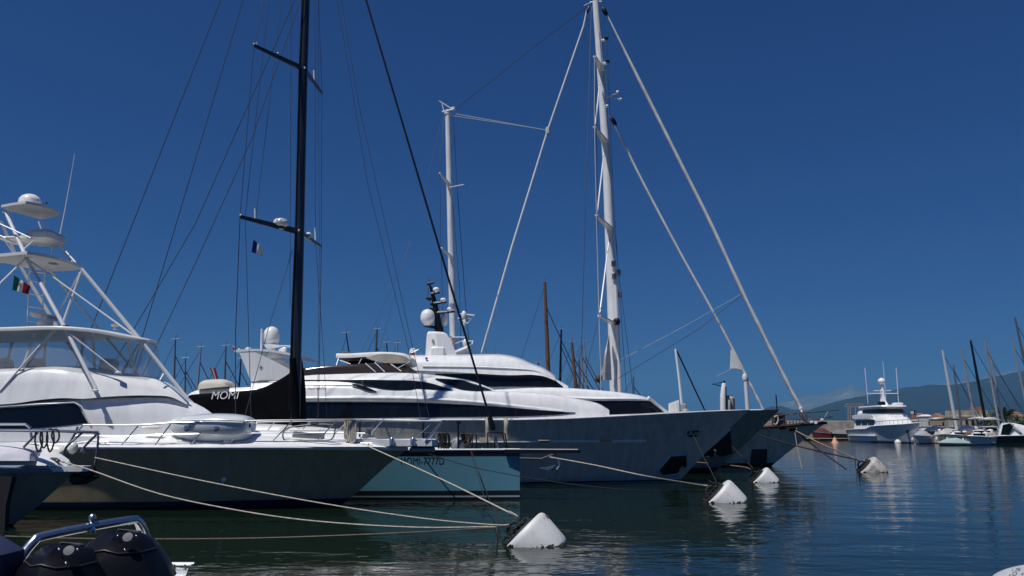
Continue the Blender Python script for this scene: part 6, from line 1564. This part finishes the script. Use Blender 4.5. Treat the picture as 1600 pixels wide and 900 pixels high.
sailboat(290, 560, 289, 610, 100, ALD, .18, 'short dark mast between two taller masts left of the cream cover', gl)
sailboat(314, 543, 308, 612, 96, ALU, .22, 'pale leaning mast right of the short dark mast, above the sloped cabin front', gl)
sailboat(353, 541, 351, 600, 96, ALD, .2, 'dark straight mast just left of the white radar arch', gl)
sailboat(376.5, 561, 374, 600, 104, BLACK, .2, 'short black mast in the gap under the white radar arch', gl)
sailboat(541, 521, 546, 556, 98, BLACK, .16, 'thin black mast leaning left above the white bimini', gl)
sailboat(589, 515, 587, 556, 98, ALD, .28, 'grey double spar rising behind the white bimini', gl)
sailboat(604, 536, 606, 556, 104, BLACK, .16, 'short thin dark mast right of the bimini grey spar', gl)
sailboat(621, 537, 620, 556, 104, ALU, .22, 'short pale mast stub over the right end of the bimini', gl)
sailboat(851, 441, 857, 590, 100, WOOD, .42, 'tall varnished wooden mast between the two white ketch masts', gl, spread=(.5, .75), L=14)
sailboat(877, 515, 875, 606, 104, BLACK, .26, 'black mast right of the tall wooden mast', gl)
sailboat(893.5, 535, 900, 608, 98, WOOD, .36, 'short stout wooden mast between black and paired pale masts', gl)
sailboat(908.5, 534, 911, 608, 108, ALU, .2, 'left of two close pale masts just left of the white main mast', gl)
sailboat(912.5, 534, 917, 608, 112, ALU, .22, 'right of two close pale masts just left of the white main mast', gl)
sailboat(841, 567, 841, 580, 110, ALD, .3, 'grey mast tip just clear of the white roof left of the wooden mast', gl, spread=())
sailboat(905, 562, 905, 606, 112, ALD, .18, 'low grey mast in front of the two close pale masts', gl, spread=())
sailboat(990, 589, 990, 618, 110, ALD, .2, 'low mast just right of the white main mast foot', gl, spread=())
gr = 'sailing boats along the right hand quay'
sailboat(1472.5, 547, 1492, 655, 178, mat('bright_spar', (.66, .69, .70), .35, metal=.3), .55, 'thick bright mast leaning left, leftmost of the right hand masts', gr, stays=((1, .95),), spread=(.6,), L=15)
sailboat(1490, 572, 1500, 650, 190, ALD, .38, 'short dark grey mast right of the thick bright mast', gr, stays=((1, .95),), spread=())
sailboat(1502, 545, 1524, 660, 182, ALU, .42, 'pale grey mast left of the tall black mast', gr, stays=((1, .9),), L=14)
sailboat(1516.5, 532, 1540, 660, 176, BLACK, .48, 'tall black mast crossing the stone fort', gr, stays=((1, .98),), L=16)
sailboat(1537.5, 529, 1560, 658, 180, ALU, .42, 'pale mast right of the tall black mast, taller of a close pair', gr, stays=((1, .9),), L=15)
sailboat(1545.5, 546, 1567, 658, 184, ALU, .42, 'pale mast with dark forestay before the palm, shorter of a close pair', gr, stays=((1, .85),), L=15)
sailboat(1581, 527, 1603, 630, 182, ALU, .40, 'slim pale mast near the right edge, left of the tallest', gr, stays=((1, .9),), L=15)
sailboat(1586, 497, 1608, 600, 172, ALD, .45, 'tallest dark grey mast at the right picture edge', gr, stays=((1, .95),), L=17)
# ------------------------------------------------------------------ light, sky, camera
SUN_EL = math.radians(64)
sun_h = Vector((-0.72, -0.69)).normalized()
to_sun = Vector((sun_h.x * math.cos(SUN_EL), sun_h.y * math.cos(SUN_EL), math.sin(SUN_EL)))
sl = bpy.data.lights.new('sun', 'SUN'); sl.energy = 4.0; sl.angle = math.radians(0.5); sl.color = (1.0, 0.96, 0.9)
so = bpy.data.objects.new('sun', sl); COL.objects.link(so)
so.rotation_euler = (-to_sun).to_track_quat('-Z', 'Y').to_euler(); so.location = (0, 0, 60)
w = bpy.data.worlds.new('World'); SC.world = w; w.use_nodes = True
nt = w.node_tree
sky = nt.nodes.new('ShaderNodeTexSky'); sky.sky_type = 'NISHITA'; sky.sun_disc = False
sky.sun_elevation = SUN_EL
sky.sun_rotation = math.atan2(to_sun.x, to_sun.y)
sky.altitude = SKY_ALT; sky.air_density = SKY_AIR; sky.dust_density = SKY_DUST; sky.ozone_density = SKY_OZ
bg = nt.nodes['Background']; bg.inputs['Strength'].default_value = SKY_STR
tint = nt.nodes.new('ShaderNodeMix'); tint.data_type = 'RGBA'; tint.blend_type = 'MULTIPLY'; tint.inputs['Factor'].default_value = 1
tint.inputs['B'].default_value = (0.165, 0.42, 0.91, 1)          # deep polarised blue of a clear midday sky
nt.links.new(sky.outputs['Color'], tint.inputs['A']); nt.links.new(tint.outputs['Result'], bg.inputs['Color'])
cam = bpy.data.cameras.new('camera'); cam.sensor_width = 36; cam.lens = F / 1600 * 36; cam.clip_start = 0.1; cam.clip_end = 60000
co = bpy.data.objects.new('camera', cam); COL.objects.link(co)
co.location = (0, 0, EYE * G); co.rotation_euler = (math.pi / 2 + PITCH, 0, 0)
SC.camera = co
SC.view_settings.view_transform = 'Standard'; SC.view_settings.look = 'None'; SC.view_settings.exposure = 0; SC.view_settings.gamma = 1
SC.render.engine = 'CYCLES'
SC.cycles.max_bounces = 6; SC.cycles.transparent_max_bounces = 12; SC.cycles.caustics_reflective = True; SC.cycles.caustics_refractive = False
